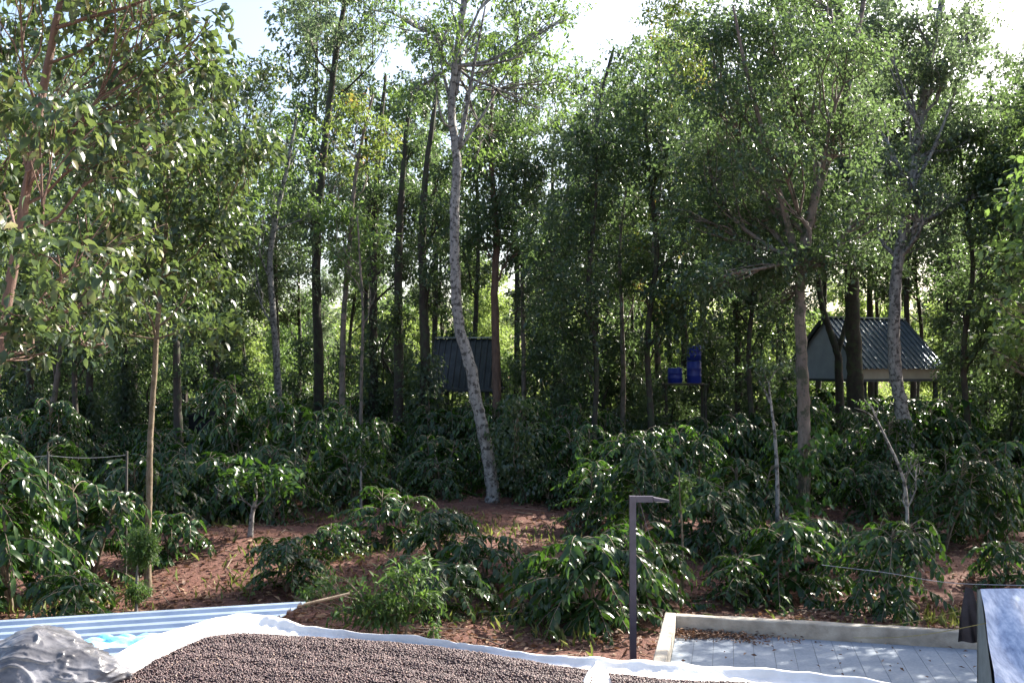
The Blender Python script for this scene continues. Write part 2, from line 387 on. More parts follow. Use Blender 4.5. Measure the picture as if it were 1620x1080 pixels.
def build_cloth():
    r = np.random.default_rng(5); m = len(OWs)
    s = np.concatenate([[0], np.cumsum(np.linalg.norm(np.diff(OWs, axis=0), axis=1))])
    lump = .72 + .30 * np.sin(s * 4.1) * np.sin(s * 1.7 + 1) + .12 * np.sin(s * 13) + .08 * np.sin(s * 29)
    K = 22; rows = []
    for k in range(K + 1):
        t = k / K
        if t < .28:                                     # drape over the outer face
            u = t / .28; pos = OWs + (OWs - IWs) * 0.0; z = TZ - .5 + (TZ + BERM - TZ + .5) * u ** .7
            off = unit((OWs - IWs) * [1, 1, 0]) * (.02 * (1 - u) + .012 * np.sin(s * 37 + u * 5)[:, None] * (1 - u))
            q = pos + off; q[:, 2] = np.minimum(z, TZ + BERM * (.75 + .25 * lump) * (u ** .5 if u < 1 else 1)) 
        else:
            u = (t - .28) / .72; q = OWs + (IWs - OWs) * u
            prof = (math.sin(min(u / .42, 1) * math.pi) * .028 if u < .42 else 0)
            q[:, 2] = TZ + .012 + (BERM * (.75 + .25 * lump) - .012) * (1 - u) ** 1.6 + prof * lump
            q[:, 2] += wrinkle(q[:, 0], q[:, 1], .006) * (.3 + math.sin(u * math.pi))
            rip = np.sin(s * 21 + 3 * np.sin(s * 5) + u * 2) ** 4
            q[:, 2] -= rip * .006 * math.sin(u * math.pi)
        rows.append(q)
    # flat sheet continuing under the coffee toward the camera
    for u in (.15, .5, 1.):
        q = IWs.copy(); q[:, 1] = IWs[:, 1] * (1 - u) + 2.0 * u; q[:, 2] = TZ + .012; rows.append(q)
    V = np.concatenate(rows); R = len(rows)
    i, j = np.meshgrid(np.arange(R - 1), np.arange(m - 1), indexing='ij'); a_ = (i * m + j).ravel()
    F = np.stack([a_, a_ + 1, a_ + m + 1, a_ + m], 1)
    root = empty('drying_cloth', (0, 4.5, TZ), 'white cloth with a raised rolled hem spread on the terrace under the drying coffee', 'cloth')
    mesh_np('sheet', V, [F], M['cloth'], root, smooth=True, origin=(0, 4.5, TZ))
    # standing fold that parts the two coffee beds
    A = PL(944, 1056, TZ + .04); B = PL(925, 1100, TZ + .02); C = B + np.array([-.08, -1.2, 0])
    path = smooth_path([A + [0, .05, .02], A, B, C], 12); n = len(path); W_ = np.linspace(.05, .03, n)
    rows = []
    side = np.array([1., -.1, 0])
    for u in np.linspace(-1, 1, 9):
        q = path + side * (u * W_)[:, None]; q[:, 2] = TZ + .01 + .055 * (1 - abs(u) ** 1.5) * np.clip(np.linspace(.45, 3, n), 0, 1) + wrinkle(q[:, 0] * 1.4, q[:, 1] * 1.4, .004); rows.append(q)
    V = np.concatenate(rows); i, j = np.meshgrid(np.arange(8), np.arange(n - 1), indexing='ij'); a_ = (i * n + j).ravel()
    mesh_np('fold', V, [np.stack([a_, a_ + 1, a_ + n + 1, a_ + n], 1)], M['cloth'], root, smooth=True, origin=(0, 4.5, TZ))
build_cloth()

def cherry_mat():
    m, nt, b = newmat('dried_cherry')
    at = nt.nodes.new('ShaderNodeAttribute'); at.attribute_name = 'tint'
    nt.links.new(ramp(nt, at.outputs['Fac'], [(0, (.030, .017, .019)), (.5, (.066, .037, .038)), (.85, (.14, .082, .078)), (1, (.34, .24, .18))]), b.inputs['Base Color'])
    b.inputs['Roughness'].default_value = .5; return m
M['cherry'] = cherry_mat()

def build_coffee(name, label, x0, x1, divider, seed):
    r = np.random.default_rng(seed)
    # inner edge as y(x)
    o = np.argsort(IWs[:, 0]); ex, ey = IWs[o, 0], IWs[o, 1]
    def top(x, y):
        e = np.interp(x, ex, ey) - y
        edge = np.clip(e / .16, 0, 1) ** .6
        return TZ + .012 + edge * (.042 + .004 * np.sin(e * 36 + 1.2 * np.sin(x * 2.3) + .6 * np.sin(x * 7)) + .005 * np.sin(x * 5 + y * 8 + 2 * np.sin(x * 3)) + .003 * np.sin(x * 31 + y * 17))
    def inside(x, y):
        dv = PL(946, 1060, TZ)[0]; sl = dv + (y - 5.0) * .05
        return (y < np.interp(x, ex, ey) + .012) & ((x < sl - .045) if divider == 'left' else (x > sl + .05)) & (x > x0) & (x < x1)
    # base sheet of packed cherries
    nx, ny = 260, 120; X, Y = np.meshgrid(np.linspace(x0, x1, nx), np.linspace(3.3, 5.75, ny))
    ok = inside(X, Y); Z = top(X, Y) - .009 + r.normal(0, .002, X.shape)
    V = np.stack([X, Y, Z], -1).reshape(-1, 3); i, j = np.meshgrid(np.arange(ny - 1), np.arange(nx - 1), indexing='ij')
    good = ok[:-1, :-1] & ok[1:, :-1] & ok[:-1, 1:] & ok[1:, 1:]; a_ = (i * nx + j)[good]
    F4 = np.stack([a_, a_ + 1, a_ + nx + 1, a_ + nx], 1); T = np.full(len(V), .05)
    # cherries: small squashed icosahedra
    n = int(23000 * (x1 - x0)); x = r.uniform(x0, x1, n); y = 3.9 + 1.85 * r.random(n) ** .8
    k = inside(x, y); x, y = x[k], y[k]; n = len(x)
    stray = r.random(n) < .0
    ph = (1 + 5 ** .5) / 2
    ico = np.array([(-1, ph, 0), (1, ph, 0), (-1, -ph, 0), (1, -ph, 0), (0, -1, ph), (0, 1, ph), (0, -1, -ph), (0, 1, -ph), (ph, 0, -1), (ph, 0, 1), (-ph, 0, -1), (-ph, 0, 1)]) / np.sqrt(1 + ph * ph)
    icf = np.array([(0, 11, 5), (0, 5, 1), (0, 1, 7), (0, 7, 10), (0, 10, 11), (1, 5, 9), (5, 11, 4), (11, 10, 2), (10, 7, 6), (7, 1, 8), (3, 9, 4), (3, 4, 2), (3, 2, 6), (3, 6, 8), (3, 8, 9), (4, 9, 5), (2, 4, 11), (6, 2, 10), (8, 6, 7), (9, 8, 1)])
    rad = r.uniform(.0036, .0062, n); C = np.stack([x, y, top(x, y) - .004 + rad * .5 + r.uniform(-.003, .005, n)], 1)
    ang = r.uniform(0, 6.28, n); sc = np.stack([rad * 1.25, rad, rad * .9], 1)
    v = ico[None] * sc[:, None]; c_, s_ = np.cos(ang)[:, None], np.sin(ang)[:, None]
    v = np.stack([v[..., 0] * c_ - v[..., 1] * s_, v[..., 0] * s_ + v[..., 1] * c_, v[..., 2]], -1) + C[:, None]
    VV = np.vstack([V, v.reshape(-1, 3)]); F3 = (np.arange(n)[:, None, None] * 12 + icf[None] + len(V)).reshape(-1, 3)
    T = np.concatenate([T, np.repeat(np.clip(r.normal(.45, .22, n), 0, 1), 12)])
    ob = mesh_np(name, VV, [F4, F3], M['cherry'], attr=T, smooth=True); tag(ob, label, 'coffee cherries', kind='stuff')
build_coffee('coffee_cherries', 'dark dried coffee cherries raked out on the big bed by the bundle', -2.5, .75, 'left', 1)
build_coffee('coffee_cherries', 'dark dried coffee cherries in the bed nearest the paved yard', .3, 2.7, 'right', 2)

# silver tarpaulin bundle
def build_bundle():
    from mathutils import noise as mn
    m, nt, b = newmat('silver_plastic'); f = noise(nt, 6, 6, .6)
    nt.links.new(ramp(nt, f, [(.35, (.045, .045, .052)), (.5, (.10, .10, .112)), (.65, (.20, .20, .22))]), b.inputs['Base Color'])
    b.inputs['Roughness'].default_value = .30; b.inputs['Metallic'].default_value = 0; bump(nt, b, noise(nt, 9, 5, .6), .3, .02)
    c = PL(62, 1078, TZ + .05); nu, nv = 200, 100; V = []; rp = random.Random(12); planes = []
    for k in range(34):
        v_ = Vector((rp.gauss(0, 1), rp.gauss(0, 1), rp.gauss(0, 1))).normalized(); planes.append((v_.x, v_.y, v_.z, rp.uniform(.78, 1.05)))
    for j in range(nv + 1):
        ph_ = math.pi * j / nv
        for i in range(nu):
            th = 2 * math.pi * i / nu; x = math.sin(ph_) * math.cos(th); y = math.sin(ph_) * math.sin(th); z = math.cos(ph_)
            q = Vector((x, y, z))
            f = 1 + .08 * mn.noise(q * 1.7 + Vector((3, 1, 0)))
            q2 = q.normalized(); f0 = min(pl[3] / max(.12, q2.x * pl[0] + q2.y * pl[1] + q2.z * pl[2]) for pl in planes); f = .55 * f + .5 * min(f0, 1.35)
            rg = 1 - abs(mn.noise(q * 2.3 + Vector((0, 5, 2)))) * 2; rg2 = 1 - abs(mn.noise(q * 5.1 + Vector((9, 5, 2)))) * 2
            f += .07 * max(rg, 0) ** 6 + .02 * max(rg2, 0) ** 4
            for A_, fr, dv, ps in ((.05, 5.5, Vector((.7, .2, -.7)), 1.), (.04, 7.5, Vector((-.3, .8, .6)), 2.2), (.03, 11, Vector((.9, -.4, .5)), .3), (.018, 19, Vector((.2, .6, -.8)), 1.7)):
                wv = q.dot(dv) * fr + ps + 2.2 * mn.noise(q * 1.6 + Vector((ps, 4, 1))); msk = max(0, .5 + 1.6 * mn.noise(q * 1.9 + Vector((ps * 3, 0, 7)))); f += .8 * A_ * min(msk, 1.2) * ((1 - abs(math.sin(wv))) ** 2.2 - .25)
            X, Y, Z = x * .37 * f, y * .24 * f, z * .17 * f
            ear = max(0, x - .72); X += ear * .16; Z = Z * (1 - ear * .5) + ear * .02
            Z = max(Z, -.05 + .02 * mn.noise(q * 6)); Z += .05 * math.exp(-((x + .1) / .35) ** 2) * (z > 0)
            V.append((X + c[0] - .0, Y + c[1], Z + c[2] + .02))
    F = [(j * nu + i, j * nu + (i + 1) % nu, (j + 1) * nu + (i + 1) % nu, (j + 1) * nu + i) for j in range(nv) for i in range(nu)]
    root = empty('tarpaulin_bundle', (c[0], c[1], TZ), 'crumpled silver plastic tarpaulin bundle lying on the corner of the white cloth', 'tarpaulin')
    mesh_np('wrapping', V, [F], m, root, smooth=True, origin=(c[0], c[1], TZ))
    # torn slit and tuck at the front
    mb = MB(); a0 = P(78, 1036, 4.93); a1 = P(86, 1050, 4.90)
    return root
build_bundle()

# corrugated metal sheet beyond the cloth, light blue plastic under it
def build_roofsheet():
    z = 1.98; A = PL(-260, 997, z); B = PL(484, 951, z); u = unit(B - A); v = np.array([u[1], -u[0], 0.]); L = np.linalg.norm(B - A)
    cut = PL(432, 979, z) - B; V = []; cols = 140; prof = []
    pitch = .17; nrib = 10
    for k in range(nrib):
        for w, h in ((0, 0), (.065, 0), (.082, .026), (.135, .026), (.152, 0)): prof.append((k * pitch + w, h))
    prof.append((nrib * pitch + .02, 0)); wmax = prof[-1][0]; sh = cut.dot(u) / max(1e-3, cut.dot(v))
    def row(t, dz):
        out = []
        for w, h in prof:
            Lw = (L + sh * w) * t; q = A + u * Lw + v * w; out.append((q[0], q[1], z + h + dz - .04 * w)) 
        return out
    n = len(prof)
    for dz in (0, -.006):
        for t in np.linspace(0, 1, 30): V += row(t, dz)
    F = []
    for lay in (0, 1):
        for i in range(29):
            for j in range(n - 1):
                a_ = lay * 30 * n + i * n + j; F.append((a_, a_ + 1, a_ + n + 1, a_ + n))
    m, nt, b = newmat('galvanised_sheet'); f = noise(nt, 2.5, 6, .6)
    nt.links.new(ramp(nt, f, [(.3, (.20, .26, .36)), (.7, (.34, .41, .52))]), b.inputs['Base Color'])
    b.inputs['Metallic'].default_value = .3; b.inputs['Roughness'].default_value = .32; bump(nt, b, noise(nt, 30, 4, .5), .06)
    root = empty('lean_to_roof', (A + B) / 2 * [1, 1, 0], 'low lean-to roof of ribbed blue grey metal sheet beyond the white cloth', 'metal roof')
    mesh_np('metal_sheet', V, [F], m, root, origin=root.location)
    for t, w in ((.1, .1), (.5, .1), (.93, .12), (.1, 1.3), (.5, 1.3)):
        q = A + u * L * t + v * w; mb = MB(); mb.beam((q[0], q[1], -.3), (q[0], q[1], z - .03), .07, .07); mb.build('post', M['twig'], root, origin=root.location)
    mb = MB(); q = PL(470, 958, 1.9); mb.tube([q, q + np.array([.42, .25, .05])], .013, 8)
    tag(mb.build('bamboo_pole', M['twig']), 'thin bamboo pole sticking out past the end of the metal roof', 'pole')
build_roofsheet()

def build_blue_plastic():
    z = TZ + .03; c = [PL(100, 1040, z), PL(118, 995, z), PL(222, 992, z), PL(262, 1010, z)]
    n = 50; V = []; r = np.random.default_rng(2)
    for i in range(n):
        for j in range(n):
            s, t = i / (n - 1), j / (n - 1)
            q = (c[0] * (1 - s) + c[3] * s) * (1 - t) + (c[1] * (1 - s) + c[2] * s) * t
            h = .02 * abs(math.sin(s * 9 + 2 * t + 2 * math.sin(t * 4))) + .02 * math.sin(t * 17 + s * 8); q = q + [0, 0, h - .07 * t]
            V.append(q)
    F = [(i * n + j, (i + 1) * n + j, (i + 1) * n + j + 1, i * n + j + 1) for i in range(n - 1) for j in range(n - 1)]
    m = surf('blue_plastic', [(.35, (.10, .42, .72)), (.55, (.30, .62, .82)), (.65, (.70, .82, .88))], 5, .3, .3, 20)
    o = mesh_np('plastic_sheet', V, [F], m, smooth=True, origin=(c[0] + c[2]) / 2); o.location = (c[0] + c[2]) / 2
    tag(o, 'wrinkled light blue plastic sheet between the silver bundle and the metal roof', 'plastic sheet')
build_blue_plastic()

# ------------------------------------------------------------------ paved drying yard with kerb
YZ = .55; KH = .2
def build_yard():
    az = math.radians(12.8); f = np.array([math.sin(az), math.cos(az), 0.]); rgt = np.array([f[1], -f[0], 0.])
    C = PL(1052, 968, YZ + KH)                                   # far left outer kerb corner (top)
    C[2] = 0
    Lx, Ly = 6.6, 4.6
    def W(a_, b_, z): q = C + rgt * a_ - f * b_; return np.array([q[0], q[1], z])
    mb = MB()
    def slab(x0, x1, y0, y1, z0, z1):
        V = [W(x, y, z) for z in (z0, z1) for x, y in ((x0, y0), (x1, y0), (x1, y1), (x0, y1))]
        mb.add(V, [(0, 1, 2, 3), (7, 6, 5, 4), (1, 0, 4, 5), (2, 1, 5, 6), (3, 2, 6, 7), (0, 3, 7, 4)])
    slab(0, Lx, 0, Ly, -.5, YZ - .001); g = mb.build('yard_base', surf('dark_joint_sand', [(.3, (.08, .085, .09)), (.7, (.14, .15, .15))], 9, .9, .2)); tag(g, kind='structure')
    # pavers: planks of blue grey concrete running away from the camera, thin joints
    m, nt, b = newmat('blue_grey_paver'); f1 = noise(nt, 2.2, 7, .65); f2 = noise(nt, 25, 5, .6)
    mxx = nt.nodes.new('ShaderNodeMix'); mxx.data_type = 'RGBA'; mxx.inputs[0].default_value = .35
    nt.links.new(ramp(nt, f1, [(.3, (.14, .175, .22)), (.5, (.22, .26, .31)), (.7, (.31, .34, .38))]), mxx.inputs[6])
    nt.links.new(ramp(nt, f2, [(.35, (.15, .18, .22)), (.6, (.29, .33, .39))]), mxx.inputs[7]); nt.links.new(mxx.outputs[2], b.inputs['Base Color'])
    b.inputs['Roughness'].default_value = .75; bump(nt, b, f2, .12, .006)
    mb = MB(); r = random.Random(4); x = .16; w = .24
    while x < Lx - .16:
        x1 = min(x + w - .005, Lx - .15); y = .16
        off = r.uniform(0, 1)
        while y < Ly - .16:
            y1 = min(y + 3.2, Ly - .15); dz = r.uniform(-.003, .003); slab(x, x1, y, y1, YZ - .02, YZ + .004 + dz * .4); y = y1 + .008
        x += w
    tag(mb.build('paving', m), kind='structure')
    root = empty('kerb_wall', W(0, 0, YZ), 'low cream concrete kerb wall round the paved drying yard', 'kerb wall')
    mk = surf('kerb_concrete', [(.3, (.20, .18, .15)), (.5, (.33, .30, .25)), (.7, (.46, .42, .36))], 4, .9, .4, 25)
    def bar(x0, x1, y0, y1, name):
        nonlocal mb
        mb = MB(); n = 24; V = []; rr = random.Random(hash(name) % 99 + 1 if False else len(name))
        lon = (x1 - x0) > (y1 - y0)
        for i in range(n + 1):
            t = i / n; j1, j2 = rr.uniform(-.006, .006), rr.uniform(-.008, .008)
            if lon: pts = [(x0 + (x1 - x0) * t, yy) for yy in (y0, y1)]
            else: pts = [(xx, y0 + (y1 - y0) * t) for xx in (x0, x1)]
            c = .012
            (ax, ay), (bx, by) = pts; dx, dy = (bx - ax), (by - ay); l = math.hypot(dx, dy); dx /= l; dy /= l
            V += [W(ax, ay, YZ - .3), W(ax, ay, YZ + KH - c + j1), W(ax + dx * c, ay + dy * c, YZ + KH + j1), W(bx - dx * c, by - dy * c, YZ + KH + j2), W(bx, by, YZ + KH - c + j2), W(bx, by, YZ - .3)]
        F = [(i * 6 + k, i * 6 + (k + 1) % 6, (i + 1) * 6 + (k + 1) % 6, (i + 1) * 6 + k) for i in range(n) for k in range(6)]
        mb.add(V, F + [(0, 1, 2, 3), (0, 3, 4, 5), tuple(n * 6 + k for k in (3, 2, 1, 0)), tuple(n * 6 + k for k in (5, 4, 3, 0))])
        mb.build(name, mk, root, origin=root.location)
    bar(.152, Lx, -.002, .15, 'rear_kerb'); bar(-.002, .15, -.004, Ly, 'side_kerb'); bar(Lx - .15, Lx + .004, .152, Ly, 'side_kerb')
    # dry leaves gathered in the corner and along the kerb
    r2 = np.random.default_rng(8); n = 900
    xa = .17 + np.abs(r2.normal(0, .55, n)); ya = .17 + np.abs(r2.normal(0, .14, n)) + r2.random(n) * .1
    n2 = 260; xa = np.concatenate([xa, r2.uniform(.2, 6, n2)]); ya = np.concatenate([ya, r2.uniform(.2, 4, n2)]); k = xa < Lx - .3; xa, ya = xa[k], ya[k]; n = len(xa)
    p = np.array([W(x_, y_, YZ + .025 + .02 * abs(r2.normal())) for x_, y_ in zip(xa, ya)]); D = unit(r2.normal(size=(n, 3)) * [1, 1, .2]); N = unit(r2.normal(0, .4, (n, 3)) + [0, 0, 1])
    L = r2.uniform(.03, .08, n); V, F, t = leaf_arrays(p, D, N, L, L * .45, np.clip(r2.normal(.35, .25, n), 0, 1), False, .4)
    o = mesh_np('fallen_leaves', V, F, M['leaf_dry'], attr=t); tag(o, 'brown fallen leaves gathered in the corner of the paved yard', 'fallen leaves', kind='stuff')
build_yard()

def build_post():
    d = 12.75; base = P(1001.5, 1040, d); base[2] = -.1; top = P(1001.5, 784, d)[2]
    m = surf('dark_purple_paint', [(.3, (.055, .05, .075)), (.7, (.085, .08, .11))], 8, .42, .12, 40)
    root = empty('lamp_post', (base[0], base[1], 0), 'dark grey square lamp post with a short right-angled arm beside the kerb', 'lamp post')
    mb = MB(); mb.box((base[0], base[1], (top - .1) / 2), (.085, .085, top + .1)); mb.build('pole', m, root, origin=root.location)
    mb = MB(); mb.box((base[0] + .045 + .115, base[1], top - .042), (.23, .078, .078)); mb.build('arm', m, root, origin=root.location)
    hx = base[0] + .277
    mb = MB(); mb.add([(hx, base[1] - .07, top - .06), (hx + .21, base[1] - .05, top - .085), (hx + .21, base[1] + .05, top - .085), (hx, base[1] + .07, top - .06),
                       (hx, base[1] - .07, top - .015), (hx + .21, base[1] - .05, top - .055), (hx + .21, base[1] + .05, top - .055), (hx, base[1] + .07, top - .015)],
                      [(3, 2, 1, 0), (4, 5, 6, 7), (0, 1, 5, 4), (1, 2, 6, 5), (2, 3, 7, 6), (3, 0, 4, 7)])
    h = mb.build('lamp_head', m, root, origin=root.location)
    mb = MB(); mb.box((hx + .1, base[1], top - .079), (.15, .07, .006)); mb.build('lens', surf('lens', [(.4, (.5, .5, .48)), (.6, (.6, .6, .58))], 5, .3, 0), h, origin=root.location)
    mb = MB(); a_ = np.array([base[0] + .1, base[1], top - .09]); b_ = a_ + [.22, .35, -.62]; mb.tube(smooth_path([a_, (a_ + b_) / 2 + [0, 0, -.03], b_], 6), .004, 5)
    mb.build('cable', m, root, origin=root.location)
build_post()

def build_covered_stack():
    "tarpaulin covered stack at the right of the yard, with a black net hanging at its far left corner"
    m, nt, b = newmat('blue_silver_tarp'); f = noise(nt, 3, 6, .65, (5, 3, .4))
    nt.links.new(ramp(nt, f, [(.34, (.10, .15, .27)), (.5, (.20, .28, .44)), (.66, (.34, .42, .57))]), b.inputs['Base Color'])
    b.inputs['Roughness'].default_value = .5; b.inputs['Metallic'].default_value = .1; bump(nt, b, noise(nt, 3, 3, .5, (3, 3, .4)), .25, .03)
    TL = P(1551, 931, 9.3); BL = P(1571, 1092, 8.3); TR = TL + np.array([2.3, .45, -.12]); BR = BL + np.array([2.3, .3, -.05])
    root = empty('covered_stack', ((TL + TR) / 2 * [1, 1, 0] + [0, 0, YZ]), 'tall stack covered with a smooth blue silver tarpaulin at the yard edge', 'covered stack')
    n = 60; V = []
    for i in range(n):
        for j in range(n):
            s, t = i / (n - 1), j / (n - 1); q = (TL * (1 - s) + TR * s) * (1 - t) + (BL * (1 - s) + BR * s) * t
            fo = .035 * math.sin(s * 34 + 3 * math.sin(t * 3 + s * 4)) * min(1, t * 2.5) + .03 * math.exp(-((s - .12 - .12 * t) / .03) ** 2) * t + .02 * math.sin(s * 9 + t * 2)
            V.append(q + np.array([.0, -fo, fo * .6]))
    F = [(i * n + j, (i + 1) * n + j, (i + 1) * n + j + 1, i * n + j + 1) for i in range(n - 1) for j in range(n - 1)]
    mesh_np('tarpaulin', V, [F], m, root, smooth=True, origin=root.location)
    # rear slope and side wall under the sheet
    bk = np.array([.12, .55, 0]); mb = MB()
    TLb = TL + [0, .07, -.02]; TRb = TR + [0, .07, -.02]; g = YZ + .02
    a0 = np.array([BL[0] - .0, BL[1] + .03, g]); a1 = np.array([TLb[0], TLb[1] + .03, g]); b0 = np.array([BR[0], BR[1] + .03, g]); b1 = np.array([TRb[0], TRb[1] + .1, g])
    i_ = np.array([.012, .02, -.012])
    mb.add([TL + i_, TLb + i_, a1 + i_, a0 + i_, BL + i_], [(0, 1, 2, 3), (0, 3, 4)]); mb.add([TR, TRb, b1, b0, BR], [(3, 2, 1, 0), (4, 3, 0)])
    mb.add([TLb, TRb, b1, a1], [(0, 1, 2, 3)]); mb.add([TL + i_, TR + i_, TRb, TLb], [(0, 1, 2, 3)]); mb.add([BL + i_, BR + i_, b0, a0], [(0, 1, 2, 3)])
    mb.build('stack_side', surf('grey_green_canvas', [(.3, (.13, .15, .15)), (.7, (.22, .25, .25))], 5, .8, .3), root, origin=root.location)
    # black net flap
    T0 = TLb + np.array([-.02, .05, -.01]); nV = []; n = 24; Bm = P(1514, 1014, 9.5); Bn = P(1566, 1018, 9.42)
    for i in range(n):
        for j in range(n):
            s, t = i / (n - 1), j / (n - 1); top_ = T0 + np.array([-.02, .1, 0]) * s
            bot = Bn * (1 - s) + Bm * s; q = top_ * (1 - t) + bot * t + np.array([-.10, 0, .0]) * math.sin(t * 3.14) * s * .05
            q = q + np.array([0, .02, 0]) * math.sin(s * 14 + t * 3) * t; nV.append(q)
    F = [(i * n + j, (i + 1) * n + j, (i + 1) * n + j + 1, i * n + j + 1) for i in range(n - 1) for j in range(n - 1)]
    mesh_np('black_net', nV, [F], surf('black_net', [(.3, (.012, .011, .016)), (.7, (.03, .028, .038))], 12, .8, .3), root, smooth=True, origin=root.location)
    # yellow cords tied to the stack
    mr = surf('yellow_rope', [(.3, (.20, .17, .05)), (.7, (.34, .30, .10))], 20, .7, .2)
    for k, (p0, p1, sag, lab) in enumerate(((P(1560, 985, 8.9), P(1350, 1008, 11.6), .05, 'thin yellow rope tied low on the covered stack and slack over the kerb'),
                                           (P(1530, 962, 9.6), P(1340, 990, 12.4), .06, 'thin yellow rope from the top of the black net toward the bushes'))):
        mb = MB(); t = np.linspace(0, 1, 20)[:, None]; pts = p0 + (p1 - p0) * t; pts[:, 2] -= sag * np.sin(t[:, 0] * math.pi)
        mb.tube(pts, .0035, 6); tag(mb.build('rope', mr, origin=p0), lab, 'rope').location = p0
    mb = MB(); pts = [P(1300, 893, 15.0), P(1400, 905, 14), P(1500, 921, 12.6), P(1640, 926, 11.5)]; q0 = pts[0]
    mb.tube(smooth_path(pts, 8), .0045, 6); w = mb.build('wire', surf('grey_wire', [(.3, (.3, .3, .32)), (.7, (.42, .42, .45))], 20, .5, 0), origin=q0); w.location = q0
    tag(w, 'pale grey wire stretched behind the top of the covered stack', 'wire')
build_covered_stack()

# ------------------------------------------------------------------ cabins, drums, shed
M['dark_sheet'] = surf('dark_grey_sheet', [(.3, (.12, .145, .17)), (.7, (.20, .235, .265))], 3, .26, .05, 10, metal=.6)
M['black_sheet'] = surf('weathered_dark_sheet', [(.3, (.028, .032, .036)), (.7, (.06, .066, .07))], 3, .3, .05, 10, metal=.3)
M['grey_panel'] = surf('grey_panel', [(.3, (.30, .31, .33)), (.7, (.38, .39, .41))], 2, .7, .1)
M['beige_panel'] = surf('beige_panel', [(.3, (.36, .31, .24)), (.7, (.44, .39, .31))], 2, .7, .1)
M['dark_wall'] = surf('dark_wall', [(.3, (.03, .035, .04)), (.7, (.055, .06, .065))], 3, .7, .1)

def build_cabin(label, A, B, L, z0, ze, zr, over, wall, band, rib=.30, group=None, sheet='dark_sheet'):
    "raised gabled cabin on stilts; A-B is the gable side, L its length away along the normal; ze eaves, zr ridge"
    A, B = np.array(A, float), np.array(B, float); g = unit(np.array([*(B - A)[:2], 0])); n_ = np.array([-g[1], g[0], 0]); w = np.linalg.norm((B - A)[:2])
    if n_[0] < 0: n_ = -n_
    O = np.array([A[0], A[1], 0.])
    def W(a_, b_, z): q = O + g * a_ + n_ * b_; return np.array([q[0], q[1], z])
    root = empty('cabin', W(w / 2, L / 2, 0), label, 'cabin', group); org = root.location
    h = ze + 0
    for yy in (0, L):
        mb = MB(); mb.add([W(0, yy, z0), W(w, yy, z0), W(w, yy, h), W(w / 2, yy, zr - .08), W(0, yy, h)], [(0, 1, 2, 3), (0, 3, 4)]); mb.build('gable_wall', wall, root, origin=org)
    for xx in (.01, w - .01):
        mb = MB(); mb.add([W(xx, .01, z0), W(xx, L - .01, z0), W(xx, L - .01, h), W(xx, .01, h)], [(0, 1, 2, 3)]); mb.build('side_wall', band, root, origin=org)
    for s in (0, 1):
        mb = MB(); sl = math.hypot(w / 2, zr - ze); nr = int((L + over * 2) / rib); V = []; prof = []
        for k in range(nr):
            for q, hh in ((0, 0), (rib * .58, 0), (rib * .64, .065), (rib * .84, .065), (rib * .90, 0)): prof.append((-over + k * rib + q, hh))
        prof.append((-over + nr * rib, 0))
        dz = (zr - ze) / (w / 2); nx = dz / math.hypot(dz, 1); nz = 1 / math.hypot(dz, 1)
        for (u_) in (0, .25, .5, .75, 1.0):
            for b_, hh in prof:
                a_ = (w / 2) * (1 - u_) - .22 * u_; z = zr + (ze - .22 * dz - zr) * u_
                a2 = a_ - nx * hh; V.append(W(a2 if s == 0 else w - a2, b_, z + nz * hh))
        m_ = len(prof); F = [(i * m_ + j, i * m_ + j + 1, (i + 1) * m_ + j + 1, (i + 1) * m_ + j) for i in range(4) for j in range(m_ - 1)]
        mb.add(V, F); mb.build('roof_sheet', M[sheet], root, origin=org)
    mb = MB(); mb.beam(W(w / 2, -over, zr + .05), W(w / 2, L + over, zr + .05), .25, .05); mb.build('ridge_cap', M['dark_sheet'], root, origin=org)
    for b_ in (-over, L + over):
        for s in (0, 1):
            mb = MB(); a1 = -.22 if s == 0 else w + .22; mb.beam(W(w / 2, b_, zr - .04), W(a1, b_, ze - .22 * dz - .04), .05, .16)
            mb.build('barge_board', M['dark_wall'], root, origin=org)
    mb = MB(); c = W(w / 2, L / 2 - .2, z0 - .06); mb.box(c, (w + .5, L + .9, .11), math.atan2(g[1], g[0])); mb.build('floor_deck', M['dark_wall'], root, origin=org)
    for a_, b_ in ((.15, .15), (w - .15, .15), (.15, L - .15), (w - .15, L - .15)):
        mb = MB(); q = W(a_, b_, 0); mb.beam((q[0], q[1], -.3), (q[0], q[1], z0 - .12), .16, .16); mb.build('stilt', M['dark_wall'], root, origin=org)
    return W, w
Wc, wc = build_cabin('pale walled cabin on stilts under a ribbed metal gable roof behind the trees', (13.6, 46.0), (15.36, 41.5), 4.4, 3.46, 4.1, 6.25, .22, M['grey_panel'], M['beige_panel'], group='stilt cabins among the trees')
Wd, wd = build_cabin('small dark cabin with steep ribbed metal roof left of the middle of the wood', (-2.9, 40.6), (-3.2, 38.0), 2.35, 3.15, 3.3, 5.15, .12, M['dark_wall'], M['dark_wall'], .25, group='stilt cabins among the trees', sheet='black_sheet')

def build_rail():
    mb = MB(); r = empty('handrail', (-.6, 39.6, 0), 'short dark metal handrail with upright bars beside the small dark cabin', 'handrail')
    a_ = P(776, 590, 39.5); b_ = P(802, 590, 39.5); a0 = P(776, 620, 39.5)[2]
    mb.beam(a_, b_, .04, .04); mb.build('top_rail', M['dark_wall'], r, origin=r.location)
    mb = MB()
    for t in np.linspace(0, 1, 9): q = a_ + (b_ - a_) * t; mb.beam((q[0], q[1], 0 if t in (0, 1) else a0), (q[0], q[1], q[2] - .02), .025, .025)
    mb.beam((a_[0], a_[1], a0), (b_[0], b_[1], a0), .03, .03); mb.build('baluster', M['dark_wall'], r, origin=r.location)
build_rail()

